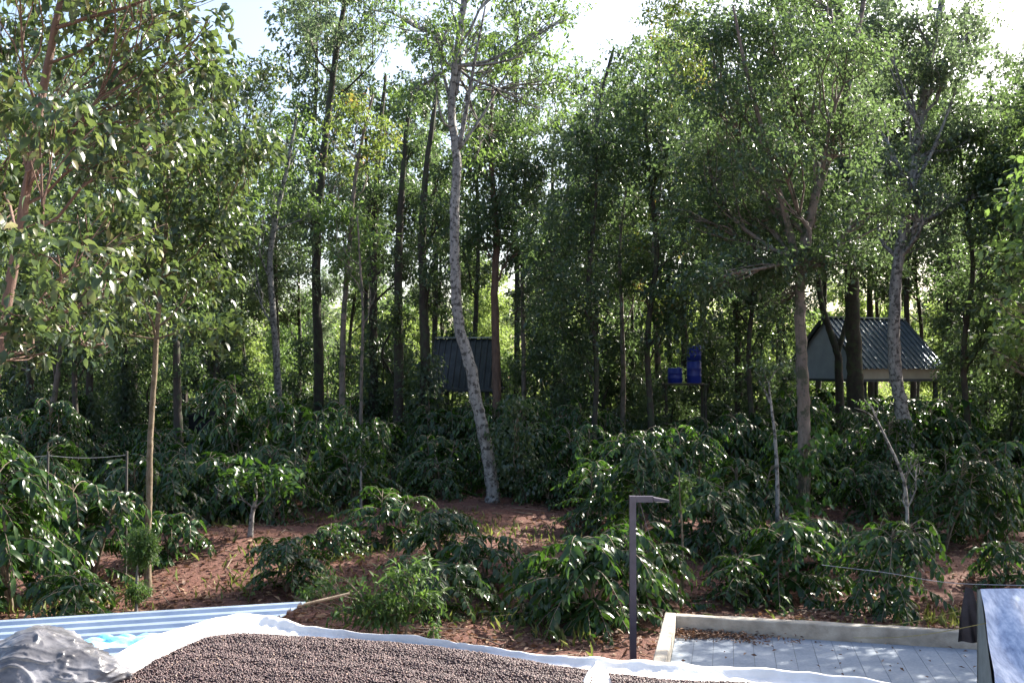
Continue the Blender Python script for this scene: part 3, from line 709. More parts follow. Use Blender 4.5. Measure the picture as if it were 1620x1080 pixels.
def build_drums():
    m = surf('blue_drum_plastic', [(.3, (.010, .022, .20)), (.7, (.016, .035, .30))], 3, .4, .05)
    prof = [(0, 0), (.27, 0), (.29, .02), (.29, .28), (.30, .30), (.29, .32), (.29, .56), (.30, .58), (.29, .60), (.29, .84), (.27, .88), (.10, .885), (0, .885)]
    lid = [(0, 0), (.06, 0), (.06, .03), (0, .03)]
    st_ = P(1098, 606, 34); z0 = st_[2]
    t = empty('drum_stand', (st_[0] - .3, st_[1], 0), 'rough timber stand carrying blue drums behind the bushes', 'stand')
    mb = MB(); mb.box((st_[0] - .35, st_[1], z0 - .04), (1.6, .8, .06)); mb.build('platform', M['bark_dark'], t, origin=t.location)
    for dx in (-1.05, .35):
        for dy in (-.3, .3):
            mb = MB(); mb.beam((st_[0] + dx, st_[1] + dy, -.2), (st_[0] + dx, st_[1] + dy, z0 - .07), .09, .09); mb.build('leg', M['bark_dark'], t, origin=t.location)
    for (dx, dz, sc, lab) in ((0, 0, .9, 'blue plastic drum standing below another drum on the stand'), (0, .81, .62, 'short blue drum stacked on top of a larger blue drum'),
                              (-.68, -.0, .62, 'low blue drum on the stand half hidden by leaves')):
        c = np.array([st_[0] + dx, st_[1], z0 + dz]); r_ = empty('blue_drum', c, lab, 'drum', 'blue drums on the stand')
        mb = MB(); mb.lathe((0, 0, 0), [(a * .9, b * sc) for a, b in prof]); mb.build('barrel', m, r_, smooth=True)
        mb = MB(); mb.lathe((.13, 0, .885 * sc - .002), lid, 10); mb.build('cap', m, r_)
build_drums()

M['black_wall'] = surf('black_boards', [(.3, (.010, .011, .012)), (.7, (.02, .021, .023))], 3, .8, .2)
def build_shed():
    M['black_wall'].node_tree.nodes['Principled BSDF'].inputs['Specular IOR Level'].default_value = 0
    c = P(331, 690, 32.5); z = P(338, 655, 32.5)[2]; g = 0
    r_ = empty('shed', (c[0], c[1], 0), 'small black boarded shed in deep shade behind the brown bank', 'shed')
    mb = MB(); mb.box((c[0], c[1], z / 2 - .1), (1.05, 1.1, z + .1)); mb.build('wall', M['black_wall'], r_, origin=r_.location)
    mb = MB(); mb.beam((c[0] - .56, c[1] - .58, z - .03), (c[0] + .56, c[1] - .58, z - .03), .04, .08); V = [(c[0] - .56, c[1] - .6, z), (c[0] + .56, c[1] - .6, z), (c[0] + .56, c[1] + .6, z + .08), (c[0] - .56, c[1] + .6, z + .08)]
    mb.add(V, [(0, 1, 2, 3)]); mb.build('roof', M['black_wall'], r_, origin=r_.location)
    mb = MB(); mb.box((c[0] - .42, c[1] - .61, z * .42), (.24, .02, .2)); mb.build('notice_board', M['grey_panel'], r_, origin=r_.location)
build_shed()

# ------------------------------------------------------------------ trees
def blobs(d, lst, yj=1.0, seed=0):
    "(px, py, rx, ry) ellipses of the photograph at distance d, given real depth"
    r = np.random.default_rng(seed + int(d * 10)); out = []
    for q in lst:
        px, py, rx, ry = q[:4]; dd = d + (q[4] if len(q) > 4 else r.uniform(-yj, yj)); c = P(px, py, dd); k = dd / FPX
        out.append((c, (rx * k, (rx + ry) / 2 * k, ry * k)))
    return out
def path(d, pts): return [P(x, y, dd if (dd := (q[2] if len(q) > 2 else d)) else d) for q in pts for x, y in (q[:2],)]

TR = []
def T(name, label, d, pts, wpx, bl, leaf, bark, cat='tree', group=None, seed=1, **kw):
    r = np.random.default_rng(seed * 17 + 5); gy = 580 + FPX * (CAMZ - float(height((pts[0][0] - 810) / FPX * d, d))) / d
    p = [(pts[0][0], gy)] + list(pts)
    w = [P(x, y, d) for x, y in p if True]
    w = [w[0]] + [q for q in w[1:] if q[2] > w[0][2] + .4]
    TR.append(build_tree(r, name, label, cat, group, w, wpx * d / FPX / 2, blobs(d, bl, kw.pop('yj', 1.0), seed), leaf, bark=bark, **kw)); return TR[-1]

# near left tree with big glossy leaves; its foot is outside the picture
T('shade_tree', 'near tree with slanting reddish trunk and large glossy olive leaves', 9.2,
  [(-60, 900), (-28, 700), (5, 520), (32, 360), (48, 265), (72, 120), (92, 20), (112, -90), (125, -200)], 19,
  [(60, 60, 120, 70), (180, 20, 110, 60), (300, 30, 60, 50), (230, 110, 90, 60), (320, 100, 50, 50), (60, 180, 110, 70), (20, 300, 90, 80), (150, 230, 110, 70), (260, 200, 80, 60),
   (60, 400, 110, 70), (170, 360, 90, 60), (110, 480, 100, 55), (30, 500, 90, 60), (200, 440, 70, 50), (-60, 200, 120, 150), (-80, 420, 120, 100), (20, -60, 120, 60), (180, -70, 140, 60), (60, 560, 50, 20), (140, 545, 50, 20)],
  'leaf_big', 'bark_red', seed=1, lsize=.10, lw=.5, lai=.95, fine=True, twigs=6, attach=.5, limb_r=.22, per=11, spread=.14, hang=.5, yj=1.6,
  extra=[([P(88, 45, 9.2), P(150, 25, 9.1), P(200, 12, 9.0), P(245, -6, 8.9)], .022, .012), ([P(50, 268, 9.2), P(80, 245, 9.0), P(110, 230, 8.8)], .012, .006), ([P(40, 360, 9.2), P(70, 350, 9.0), P(120, 352, 8.8)], .01, .004)])
T('shade_tree', 'slim sunlit tan trunk rising through the olive crown above the left bushes', 17.0,
  [(234, 860), (236, 780), (238, 690), (244, 600), (250, 500), (262, 380), (268, 260), (290, 180), (340, 100)], 10,
  [(260, 160, 90, 60), (340, 130, 70, 50), (200, 250, 90, 70), (310, 260, 90, 60), (250, 350, 100, 60), (350, 340, 60, 60), (180, 400, 70, 60), (290, 430, 90, 50), (330, 520, 60, 35), (230, 500, 70, 35), (390, 230, 50, 60), (160, 520, 60, 30)],
  'leaf_big', 'bark_tan', seed=2, lsize=.13, lw=.46, lai=1.15, fine=True, twigs=5, attach=.5, per=10, spread=.17, hang=.5, yj=1.3)
# the leaning pale trunk in the middle
t = T('silver_oak', 'tall pale blotched trunk that leans and kinks in the middle of the picture', 27,
  [(779, 770), (768, 700), (755, 640), (743, 575), (727, 520), (720, 440), (719, 350), (722, 250), (714, 175), (722, 90), (735, 0), (745, -80), (750, -160)], 20,
  [(690, 60, 60, 60), (760, 40, 80, 50), (830, 80, 70, 50), (880, 20, 60, 35), (900, 120, 50, 35), (850, 170, 60, 35), (780, 110, 60, 40), (660, 140, 40, 40), (760, 230, 40, 35), (720, -50, 110, 60), (840, -60, 90, 50), (620, 20, 50, 40)],
  'leaf_bright', 'bark_pale', seed=3, lsize=.15, lw=.40, lai=.42, twigs=10, attach=.72, limb_r=.42, yj=1.6,
  extra=[([P(726, 235, 27), P(740, 160, 26.8), P(752, 90, 26.6), P(768, 10, 26.4)], .075, .025), ([P(718, 180, 27), P(700, 110, 27.3), P(690, 40, 27.6)], .06, .02), ([P(722, 200, 27), P(700, 190, 26.7), P(685, 110, 26.5), P(672, 40, 26)], .04, .015),
         ([P(724, 240, 27), P(765, 180, 27.4), P(800, 120, 27.8), P(850, 60, 28)], .05, .015), ([P(735, 160, 26.8), P(780, 100, 27), P(830, 60, 27), P(900, 30, 27)], .035, .012), ([P(722, 150, 27), P(728, 80, 27), P(712, 0, 27)], .06, .02)])
# vine clad tree right of the middle
T('shade_tree', 'brown trunk wrapped with a leafy pepper vine at its foot', 22.5,
  [(1270, 800), (1272, 700), (1270, 620), (1267, 540), (1266, 460), (1275, 370), (1300, 280), (1330, 190), (1350, 90), (1370, -20)], 21,
  [(1180, 330, 90, 50), (1120, 250, 90, 60), (1220, 240, 80, 60), (1150, 150, 90, 60), (1260, 140, 90, 60), (1350, 200, 70, 60), (1280, 330, 90, 55), (1200, 420, 90, 45), (1310, 410, 70, 45), (1100, 350, 70, 50), (1220, 60, 90, 50), (1340, 80, 80, 50), (1120, 60, 80, 50), (1240, -30, 150, 50), (1380, 320, 60, 50), (1130, 440, 60, 35), (1230, 480, 40, 20)],
  'leaf_dark', 'bark_grey', seed=4, lsize=.11, lw=.5, lai=1.2, per=26, spread=.3, twigs=7, attach=.5, limb_r=.5, yj=1.6,
  extra=[([P(1268, 440, 22.5), P(1240, 330, 22.2), P(1210, 220, 22), P(1180, 110, 21.8), P(1160, 10, 21.6)], .09, .03), ([P(1272, 385, 22.5), P(1290, 300, 22.8), P(1285, 190, 23), P(1300, 80, 23.2)], .07, .02), ([P(1215, 240, 22), P(1170, 170, 22.3), P(1130, 70, 22.5)], .04, .015)])
T('silver_oak', 'grey trunk bending to the right in front of the pale walled cabin', 28.5,
  [(1432, 760), (1434, 700), (1425, 640), (1416, 580), (1415, 490), (1420, 420), (1432, 350), (1445, 270), (1455, 190), (1470, 100), (1490, 0), (1500, -80)], 22,
  [(1430, 130, 60, 50), (1500, 100, 60, 50), (1380, 60, 60, 50), (1450, 30, 80, 40), (1530, 200, 50, 50), (1480, 230, 60, 40), (1400, 250, 50, 40), (1450, 310, 60, 30), (1500, 330, 50, 40), (1440, 390, 50, 25), (1390, 350, 40, 40), (1540, 40, 40, 60), (1460, -50, 100, 40), (1560, 290, 40, 40), (1350, 150, 50, 50)],
  'leaf_grey', 'bark_pale', seed=5, lsize=.13, lw=.5, lai=1.2, per=26, spread=.3, twigs=6, attach=.45, limb_r=.45, yj=1.5,
  extra=[([P(1440, 300, 28.5), P(1470, 250, 28.2), P(1495, 190, 28), P(1520, 120, 27.8)], .07, .03), ([P(1446, 250, 28.5), P(1435, 180, 28.8), P(1420, 90, 29)], .05, .02)])
T('shade_tree', 'thick dark brown trunk in front of the gable end of the pale cabin', 36,
  [(1354, 650), (1352, 600), (1350, 540), (1348, 470), (1345, 400), (1340, 300), (1335, 200), (1330, 80), (1325, -40)], 27,
  [(1330, 380, 60, 45), (1300, 300, 60, 50), (1390, 420, 50, 40), (1370, 280, 70, 50), (1320, 180, 80, 60), (1380, 100, 90, 60), (1290, 60, 80, 60), (1340, -30, 120, 50)],
  'leaf_dark', 'bark_dark', seed=6, lsize=.14, lw=.46, lai=1.4, twigs=5, attach=.45, yj=2)
T('shade_tree', 'dark forked trunk just left of the thick brown trunk at the cabin', 38,
  [(1328, 640), (1327, 580), (1325, 560), (1312, 520), (1300, 480), (1290, 400), (1280, 300), (1280, 200)], 13,
  [(1270, 380, 50, 40), (1250, 300, 50, 50), (1290, 230, 60, 50), (1240, 180, 60, 50)], 'leaf_dark', 'bark_dark', seed=7, lsize=.15, lai=1.3,
  extra=[([P(1325, 560, 38), P(1336, 520, 38), P(1350, 460, 38.3)], .12, .06)])
T('shade_tree', 'dark reddish straight trunk right of the pale leaning one', 36,
  [(785, 690), (786, 620), (784, 540), (783, 450), (786, 380), (780, 300), (775, 220), (780, 140)], 15,
  [(790, 320, 60, 50), (750, 260, 50, 45), (830, 260, 50, 45), (780, 200, 60, 45), (820, 390, 45, 35), (760, 370, 40, 35)], 'leaf_dark', 'bark_red', seed=8, lsize=.15, lai=1.3, twigs=6)

# mid-distance trees: (label, x, d, trunk px points after the base, width, crown blobs, leaf, bark)
MID = [
 ('pale forked trunk standing apart left of the dark trunks', 37, [(440, 640), (437, 560), (430, 470), (428, 400), (440, 330), (455, 260), (470, 180)], 12,
  [(430, 300, 55, 45), (400, 230, 50, 45), (470, 240, 50, 50), (430, 170, 55, 45), (390, 330, 40, 40), (490, 330, 35, 30), (400, 400, 40, 25)], 'leaf_bright', 'bark_pale', .9),
 ('thick black trunk standing right of the pale forked tree', 40, [(505, 650), (504, 560), (500, 440), (505, 330), (515, 220), (530, 100), (545, 0), (550, -80)], 16,
  [(500, 350, 45, 45), (480, 430, 35, 30), (530, 60, 70, 60), (490, 20, 50, 50), (590, 40, 50, 60), (570, -30, 80, 40), (550, 140, 50, 30), (520, 290, 45, 40)], 'leaf_grey', 'bark_dark', 1.3),
 ('slim bright green tree with orange red leaf tips', 33, [(541, 640), (542, 560), (545, 480), (552, 400), (560, 300), (575, 210), (590, 150)], 10,
  [(570, 190, 45, 35), (600, 240, 35, 35), (545, 260, 40, 30), (565, 165, 30, 20), (530, 210, 25, 30), (610, 200, 20, 25)], 'leaf_red', 'bark_grey', 1.2),
 ('leafy light green tree with low sunlit foliage', 31, [(571, 660), (572, 590), (574, 500), (570, 420), (565, 340)], 6,
  [(560, 340, 50, 30), (540, 400, 40, 25), (600, 370, 30, 25), (520, 340, 25, 25), (580, 430, 35, 20)], 'leaf_bright', 'bark_grey', 1.5),
 ('straight black trunk with tall dark crown beside the bright green tree', 40, [(590, 650), (591, 560), (590, 440), (594, 330), (600, 220), (610, 120)], 15,
  [(600, 390, 45, 40), (590, 310, 45, 40), (640, 330, 40, 50), (630, 250, 40, 50), (650, 430, 35, 30)], 'leaf_dark', 'bark_dark', 1.7),
 ('leaf covered dark trunk left of the small dark cabin', 38, [(630, 690), (631, 600), (630, 480), (632, 360), (640, 250), (650, 140)], 17,
  [(630, 600, 22, 60), (632, 500, 26, 50), (640, 410, 35, 50), (650, 320, 45, 50), (660, 230, 40, 50), (650, 160, 40, 40)], 'leaf_dark', 'bark_dark', 1.6),
 ('black trunk standing against the left wall of the small dark cabin', 36, [(672, 650), (673, 560), (670, 460), (668, 360), (675, 260), (690, 150)], 18,
  [(680, 430, 40, 35), (690, 350, 45, 50), (700, 270, 40, 40), (680, 480, 30, 20)], 'leaf_dark', 'bark_dark', 1.6),
 ('thin loose crowned tree with many fine leaves', 37, [(829, 650), (828, 560), (826, 450), (826, 340), (835, 240)], 8,
  [(830, 480, 35, 50), (820, 400, 40, 40), (850, 330, 45, 40), (860, 260, 45, 40), (870, 430, 35, 40)], 'leaf_grey', 'bark_grey', 1.2),
 ('twiggy tree with pale upright branches and thin leaf cover', 39, [(893, 640), (892, 560), (890, 470), (890, 380), (900, 280), (905, 180)], 9,
  [(900, 360, 40, 50), (880, 460, 35, 50), (920, 270, 45, 45), (890, 190, 50, 40), (940, 200, 45, 40), (900, 540, 30, 40)], 'leaf_grey', 'bark_pale', 1.1),
 ('dark upright tree with short side branches against pale sky', 37, [(930, 680), (931, 600), (932, 480), (934, 360), (936, 260), (950, 160), (970, 80)], 12,
  [(925, 560, 35, 60), (930, 450, 40, 50), (950, 360, 45, 40), (970, 260, 45, 50), (960, 160, 45, 45), (1000, 180, 40, 50), (990, 90, 40, 30)], 'leaf_dark', 'bark_dark', 1.25),
 ('narrow leafy column of dark small leaves', 34, [(985, 680), (986, 600), (984, 500), (980, 400), (990, 300)], 9,
  [(985, 600, 30, 50), (985, 510, 35, 50), (980, 420, 40, 45), (1000, 330, 45, 45), (1010, 250, 40, 45)], 'leaf_dark', 'bark_grey', 1.4),
 ('grey trunk with yellow green leaves left of the blue drums', 38, [(1043, 640), (1040, 560), (1036, 460), (1036, 380), (1045, 280), (1060, 160), (1075, 60)], 11,
  [(1040, 470, 45, 40), (1020, 390, 45, 40), (1060, 380, 40, 40), (1070, 290, 50, 50), (1040, 200, 50, 50), (1080, 110, 60, 60), (1060, 20, 50, 40), (1090, -30, 60, 30)], 'leaf_red', 'bark_grey', 1.25),
 ('black trunk directly behind the blue drums', 40, [(1084, 640), (1084, 560), (1080, 480), (1084, 380), (1090, 280)], 14,
  [(1090, 470, 40, 35), (1080, 390, 45, 45), (1110, 300, 50, 50), (1100, 200, 50, 50)], 'leaf_dark', 'bark_dark', 1.5),
 ('dim trunk between the blue drums and the vine clad trunk', 35, [(1168, 720), (1169, 640), (1168, 560), (1166, 480), (1160, 380), (1165, 260)], 15,
  [(1170, 460, 50, 35), (1150, 390, 50, 40), (1190, 330, 50, 50), (1150, 250, 60, 60), (1180, 520, 35, 25)], 'leaf_dark', 'bark_dark', 1.3),
 ('slender dark tree standing just beyond the right end of the cabin roof', 42, [(1505, 640), (1504, 560), (1500, 450), (1490, 350), (1480, 250)], 14,
  [(1500, 400, 55, 40), (1540, 330, 50, 50), (1490, 300, 50, 50), (1530, 450, 45, 40), (1520, 520, 40, 40)], 'leaf_dark', 'bark_dark', 1.5),
 ('dark bushy tree close to the right edge of the picture', 36, [(1560, 680), (1562, 600), (1558, 480), (1555, 360), (1560, 240), (1570, 150)], 18,
  [(1560, 540, 45, 45), (1590, 450, 45, 50), (1550, 400, 45, 45), (1590, 340, 50, 50), (1600, 250, 45, 50), (1590, 160, 40, 40), (1570, 600, 40, 40), (1610, 560, 40, 50)], 'leaf_dark', 'bark_dark', 1.7),
 ('vine draped tree rising above dark bushes at far right', 30, [(1620, 720), (1618, 600), (1620, 480), (1625, 360), (1630, 240)], 16,
  [(1620, 650, 40, 50), (1630, 540, 50, 60), (1620, 420, 50, 60), (1640, 300, 50, 60), (1640, 190, 50, 60)], 'leaf_bright', 'bark_dark', 1.5),
 ('leaning slim trunk behind the leftmost bushes', 33, [(82, 680), (84, 640), (92, 590), (98, 520), (105, 430)], 11,
  [(110, 470, 60, 50), (60, 430, 60, 50), (130, 390, 60, 50), (50, 530, 50, 35)], 'leaf_dark', 'bark_grey', 1.2),
 ('paired dim trunk nearest the left edge of the wood', 35, [(48, 660), (47, 600), (45, 520), (40, 420), (45, 320)], 13,
  [(20, 450, 70, 50), (60, 360, 70, 60), (0, 540, 50, 35), (0, 330, 70, 60)], 'leaf_dark', 'bark_dark', 1.2),
 ('short black trunk seen under hanging olive leaves', 34, [(143, 690), (142, 640), (141, 560), (140, 460), (145, 350)], 14,
  [(150, 430, 60, 50), (130, 330, 70, 60), (180, 500, 50, 40), (150, 560, 40, 25)], 'leaf_dark', 'bark_dark', 1.3),
 ('dark trunk with a crooked side branch left of the tan trunk', 36, [(196, 670), (197, 620), (198, 540), (200, 440), (210, 330)], 12,
  [(200, 480, 60, 50), (220, 380, 60, 60), (190, 560, 40, 25), (240, 290, 60, 60)], 'leaf_dark', 'bark_dark', 1.2),
 ('black trunk between the tan trunk and the black shed', 31, [(283, 700), (281, 640), (279, 560), (276, 460), (285, 350)], 15,
  [(280, 560, 45, 45), (300, 480, 50, 40), (270, 400, 60, 50), (320, 330, 60, 60), (260, 300, 60, 60)], 'leaf_dark', 'bark_dark', 1.4),
 ('dark trunk with dense crown standing behind the black shed', 36, [(348, 650), (349, 560), (346, 450), (350, 340), (355, 220), (370, 130)], 14,
  [(340, 480, 45, 45), (360, 400, 50, 50), (340, 320, 50, 50), (370, 240, 50, 50), (390, 150, 50, 45), (420, 110, 40, 25), (350, 150, 50, 50)], 'leaf_big', 'bark_dark', 1.5),
]
for k, (lab, d, pts, w, bl, leaf, bark, lai) in enumerate(MID):
    T('plantation_tree', lab, d, pts, w, bl, leaf, bark, group='shade trees over the coffee', seed=20 + k, lsize=.16, lw=.45, per=30, spread=.34, lai=lai * (.58 if pts[0][0] < 800 else .68), ivy=(.35 + .1 * (k % 3) if bark == 'bark_dark' and k % 4 != 1 else 0), twigs=5, attach=.4, yj=1.6)

# right-hand sunlit tree whose trunk is outside the frame
T('shade_tree', 'yellow green sunlit branches reaching in from the right edge', 15.5, [(1830, 800), (1825, 600), (1815, 400), (1800, 200), (1790, 40)], 22,
  [(1660, 520, 110, 50), (1690, 400, 120, 60), (1720, 280, 120, 70), (1800, 180, 140, 90), (1880, 380, 140, 110), (1820, 540, 130, 50), (1640, 330, 50, 35), (1590, 470, 30, 16), (1585, 560, 30, 14), (1900, 200, 130, 100), (1960, 500, 120, 80)],
  'leaf_bright', 'bark_grey', seed=60, lsize=.13, lw=.5, lai=1.2, fine=True, twigs=5, attach=.35, yj=1.5, per=10)

# generic trees, copied: fill between the rows, and the far sunlit wood
def proto(seed, h, cb, cr, leaf, bark, lai, lsize):
    r = np.random.default_rng(seed); tr = [(0, 0, 0.0)] + [(r.normal(0, .12), r.normal(0, .12), h * q) for q in (.15, .35, .55, .75, .9)]
    cl = []
    for i in range(9):
        z = cb + (h - cb) * (i + .5) / 9; f = math.sin(math.pi * min(1, (z - cb) / (h - cb) * .8 + .18)); an = r.uniform(0, 6.28)
        rr_ = cr * f * r.uniform(.25, .6); cl.append(((rr_ * math.cos(an), rr_ * math.sin(an), z), (cr * .5 * r.uniform(.8, 1.2), cr * .5, (h - cb) / 9 * r.uniform(.8, 1.5))))
    base = tr[0]
    o = build_tree(r, 'background_tree', 'x', 'tree', 'g', tr, .018 * h / 3 + .025, cl, leaf, lsize=lsize, lw=.5, lai=lai, bark=bark, twigs=3, attach=.3)
    o.location = (0, 0, 0); return o
protos = [proto(101, 11, 4.0, 3.0, 'leaf_far', 'bark_grey', 1.6, .22), proto(102, 9, 2.2, 3.2, 'leaf_far', 'bark_dark', 1.8, .24), proto(103, 13, 5.5, 2.8, 'leaf_grey', 'bark_grey', 1.5, .2), proto(104, 8, 1.6, 3.4, 'leaf_bright', 'bark_dark', 1.6, .22),
          proto(105, 14, 6.5, 2.6, 'leaf_dark', 'bark_dark', 1.4, .17), proto(106, 21, 9, 3.6, 'leaf_grey', 'bark_dark', .7, .22), proto(107, 19, 8.5, 3.8, 'leaf_dark', 'bark_dark', .65, .22),
          proto(108, 5.2, .7, 1.5, 'leaf_dark', 'bark_dark', 1.0, .15), proto(109, 4.4, .5, 1.7, 'leaf_bright', 'bark_grey', .9, .17), proto(110, 13.5, 4.8, 2.8, 'leaf_dark', 'bark_dark', .9, .15)]
FAR_LAB = ['tall loose yellow green tree in the sunlit far wood', 'round pale green tree in the sunlit far wood', 'slender grey green tree in the sunlit far wood', 'low bushy bright green tree in the sunlit far wood']
r = np.random.default_rng(77); used = set()
def place(k, x, y, s, lab, grp):
    o = protos[k] if k not in used else copy_tree(protos[k]); used.add(k)
    o.location = (float(x), float(y), float(height(x, y))); o.rotation_euler = (0, 0, float(r.uniform(0, 6.28))); o.scale = (s * r.uniform(.9, 1.1), s, s * r.uniform(.9, 1.15))
    tag(o, lab, 'tree', grp)
for y0, n, sc in ((56, 17, .72), (66, 17, .85), (82, 16, .9), (100, 18, 1.1), (122, 18, 1.35)):
    for i in range(n):
        x = (i + .5) / n * 2 - 1; x = x * y0 * .78 + r.uniform(-2, 2); k = int(r.integers(0, 4))
        place(k, x, y0 + r.uniform(-4, 4), sc * r.uniform(.8, 1.15), FAR_LAB[k], 'trees of the sunlit far wood')
# dark tall trees in the depth of the plantation, seen as thin trunks
for (px, d, s) in ((20, 50, .95), (110, 52, 1.0), (300, 50, 1.0), (385, 56, .9), (470, 55, 1.1), (560, 54, 1.1), (700, 52, 1.0), (860, 54, .95), (960, 50, 1.0), (1010, 55, 1.0), (1120, 52, 1.1), (1200, 50, 1.1), (1240, 46, 1.0), (1390, 52, 1.1), (1450, 50, 1.1), (1540, 48, 1.0), (1600, 52, 1.0)):
    place(4, (px - 810) / FPX * d, d, s, 'tall slim dark tree deep in the shade of the plantation', 'slim trees deep in the plantation')
for (px, d, s, k) in ((-40, 46, 1.0, 6), (40, 44, 1.0, 5), (130, 48, 1.05, 6), (215, 45, 1.0, 5), (300, 47, .95, 6), (440, 52, .85, 5), (500, 47, 1.1, 5), (575, 50, 1.1, 6), (690, 50, 1.1, 5), (750, 47, 1.0, 6), (820, 48, 1.05, 5), (880, 50, 1.05, 6),
                      (945, 48, .9, 5), (1000, 52, .9, 6), (1060, 47, 1.05, 6), (1110, 50, 1.15, 5), (1170, 46, 1.1, 6), (1235, 50, 1.15, 5), (1300, 52, 1.15, 6), (1375, 52, 1.15, 5), (1440, 49, 1.1, 6), (1500, 50, 1.1, 5), (1560, 46, .95, 6), (1620, 48, .85, 5), (1690, 46, 1., 6)):
    place(k, (px - 810) / FPX * d, d, s, ('very tall grey green tree', 'very tall dark crowned tree')[k - 5] + ' in the back rows of the plantation', 'tall trees in the back rows')
for (px, d, s, k) in ((878, 36, 1.1, 7), (912, 33, .95, 7), (962, 35, 1.15, 7), (1005, 37, 1.0, 7), (640, 40.5, .9, 7), (610, 43, 1.1, 7), (545, 44, 1.0, 7), (478, 45, 1.0, 7), (1122, 39, 1.0, 7), (1196, 34, .9, 7), (1140, 42, 1.1, 7), (1530, 37, 1.1, 7), (1578, 33, 1.15, 7),
                      (1606, 30, 1.1, 7), (330, 38, 1.1, 7), (372, 35, .9, 7), (240, 40, 1.0, 7), (172, 42, 1.0, 7), (104, 39, 1.1, 7), (20, 38, 1.1, 7), (60, 43, 1.0, 7), (1030, 33.5, .7, 7), (1066, 35.5, .72, 7), (722, 44, 1.1, 7), (845, 41, 1.1, 7), (1240, 40, .8, 7),
                      (410, 48, 1.0, 8), (520, 50, 1.1, 8), (575, 47, .9, 8), (765, 46, 1.1, 8), (815, 48, 1.1, 8), (940, 46, 1.2, 8), (1075, 47, 1.1, 8), (1150, 48, 1.2, 8), (1215, 47, 1.0, 8), (1550, 45, 1.1, 8), (290, 48, 1.0, 8), (130, 47, 1.0, 8), (40, 49, 1.1, 8), (660, 48, 1.0, 8)):
    place(k, (px - 810) / FPX * d, d, s, ('dark leafy understory tree clothed nearly to the ground among the trunks', 'low sunlit green understory tree glowing between the dark trunks')[k - 7], 'understory trees')
for (x, y, s_) in ((2.6, 30.6, .95), (4.7, 31.8, 1.0), (8.4, 33.2, .95), (14.2, 29.5, .9), (-13.5, 29.5, .9), (15.6, 27.5, .95), (-11.0, 35.0, 1.0)):
    place(9, x, y, s_, 'dark trunked tree with a deep small leaved crown added in the middle rows', 'trees added in the middle rows')  # trees added to shade the open ground and fill the rows
# trees added out of frame: right, toward the sun, to cast shade; and left
for (x, y, s) in ((24, 33, 1.0), (29, 27, .9), (33, 40, 1.1), (22, 24, .75), (-24, 32, 1.0), (-19, 24, .9), (38, 52, 1.1), (17.5, 28.5, .8), (14.5, 21.5, .72), (18.5, 23, .8), (11.6, 14.6, .7), (9.8, 13.2, .62)):
    place(6 if y > 26 else 4, x, y, s, 'tall dark shade tree added beyond the side of the picture', 'added shade trees beyond the sides')

# ------------------------------------------------------------------ coffee bushes
def coffee_bush(seed, h, rad, nb, llen, leaf='leaf_coffee', skirt=.12, name='coffee_bush'):
    r = np.random.default_rng(seed); root = bpy.data.objects.new(name, None); root.empty_display_size = .2; link(root)
    mb = MB(); pp = []; DD = []; NN = []; LL = []; TT = []
    stems = []
    for k in range(3):
        an = r.uniform(0, 6.28); lean = r.uniform(.1, .5) * rad
        q = smooth_path([(0, 0, -.1), (lean * .3 * math.cos(an), lean * .3 * math.sin(an), h * .3), (lean * .8 * math.cos(an), lean * .8 * math.sin(an), h * .65), (lean * math.cos(an), lean * math.sin(an), h * r.uniform(.85, 1.0))], 5)
        mb.tube(q, np.linspace(.028, .008, len(q)), 6, cap=False); stems.append(q)
    for b in range(nb):
        q = stems[b % 3]; t = skirt + (1 - skirt) * r.random() ** .8; i = t * (len(q) - 1); a0 = q[int(i)] + (q[min(len(q) - 1, int(i) + 1)] - q[int(i)]) * (i % 1)
        an = r.uniform(0, 6.28); Lb = rad * (1.15 - .65 * t) * r.uniform(.7, 1.15); up = r.uniform(.1, .5) + .75 * t; dr = r.uniform(.15, .6) - .1 * t
        u = np.linspace(0, 1, 7)[:, None]; hd = np.array([math.cos(an), math.sin(an), 0])
        br = a0 + hd * Lb * u + np.array([0, 0, 1]) * (up * Lb * u - (up + dr) * Lb * u ** 2); br[:, 2] = np.maximum(br[:, 2], .06)
        mb.tube(br, np.linspace(.008, .003, 7), 4, cap=False)
        nl = int(Lb / .085) + 2; bt = np.clip(r.normal(.35, .13), 0, .8)
        for j in range(nl):
            uu = .22 + .78 * (j + r.random() * .5) / nl; p = np.array([np.interp(uu, u[:, 0], br[:, c]) for c in range(3)])
            tg = unit(np.array([hd[0], hd[1], up - 2 * (up + dr) * uu])); sd_ = unit(np.cross(tg, [0, 0, 1]))
            for sgn in (-1, 1):
                pp.append(p); DD.append(tg * r.uniform(.25, .9) + sd_ * sgn * r.uniform(.5, 1.1) + [0, 0, -r.uniform(-.1, .7)]); NN.append(np.array([0, 0, 1]) + r.normal(0, .38, 3) + hd * .2)
                LL.append(llen * .88 * r.uniform(.5, 1.25) * (1 if uu < .85 else .75)); TT.append(1.0 if r.random() < .012 else bt + (.28 if uu > .88 else 0) + r.normal(0, .08))
        pp.append(br[-1]); DD.append(unit(br[-1] - br[-2]) + r.normal(0, .2, 3)); NN.append(np.array([0, 0, 1.]) + r.normal(0, .3, 3)); LL.append(llen * .8); TT.append(bt + .35)
    mb.build('stem', M['twig'], root, smooth=True); L = np.array(LL)
    V, F, t = leaf_arrays(np.array(pp), np.array(DD), np.array(NN), L, L * .40, np.clip(TT, 0, 1), True, .35)
    mesh_np('foliage', V, F, M[leaf], root, attr=t); return root

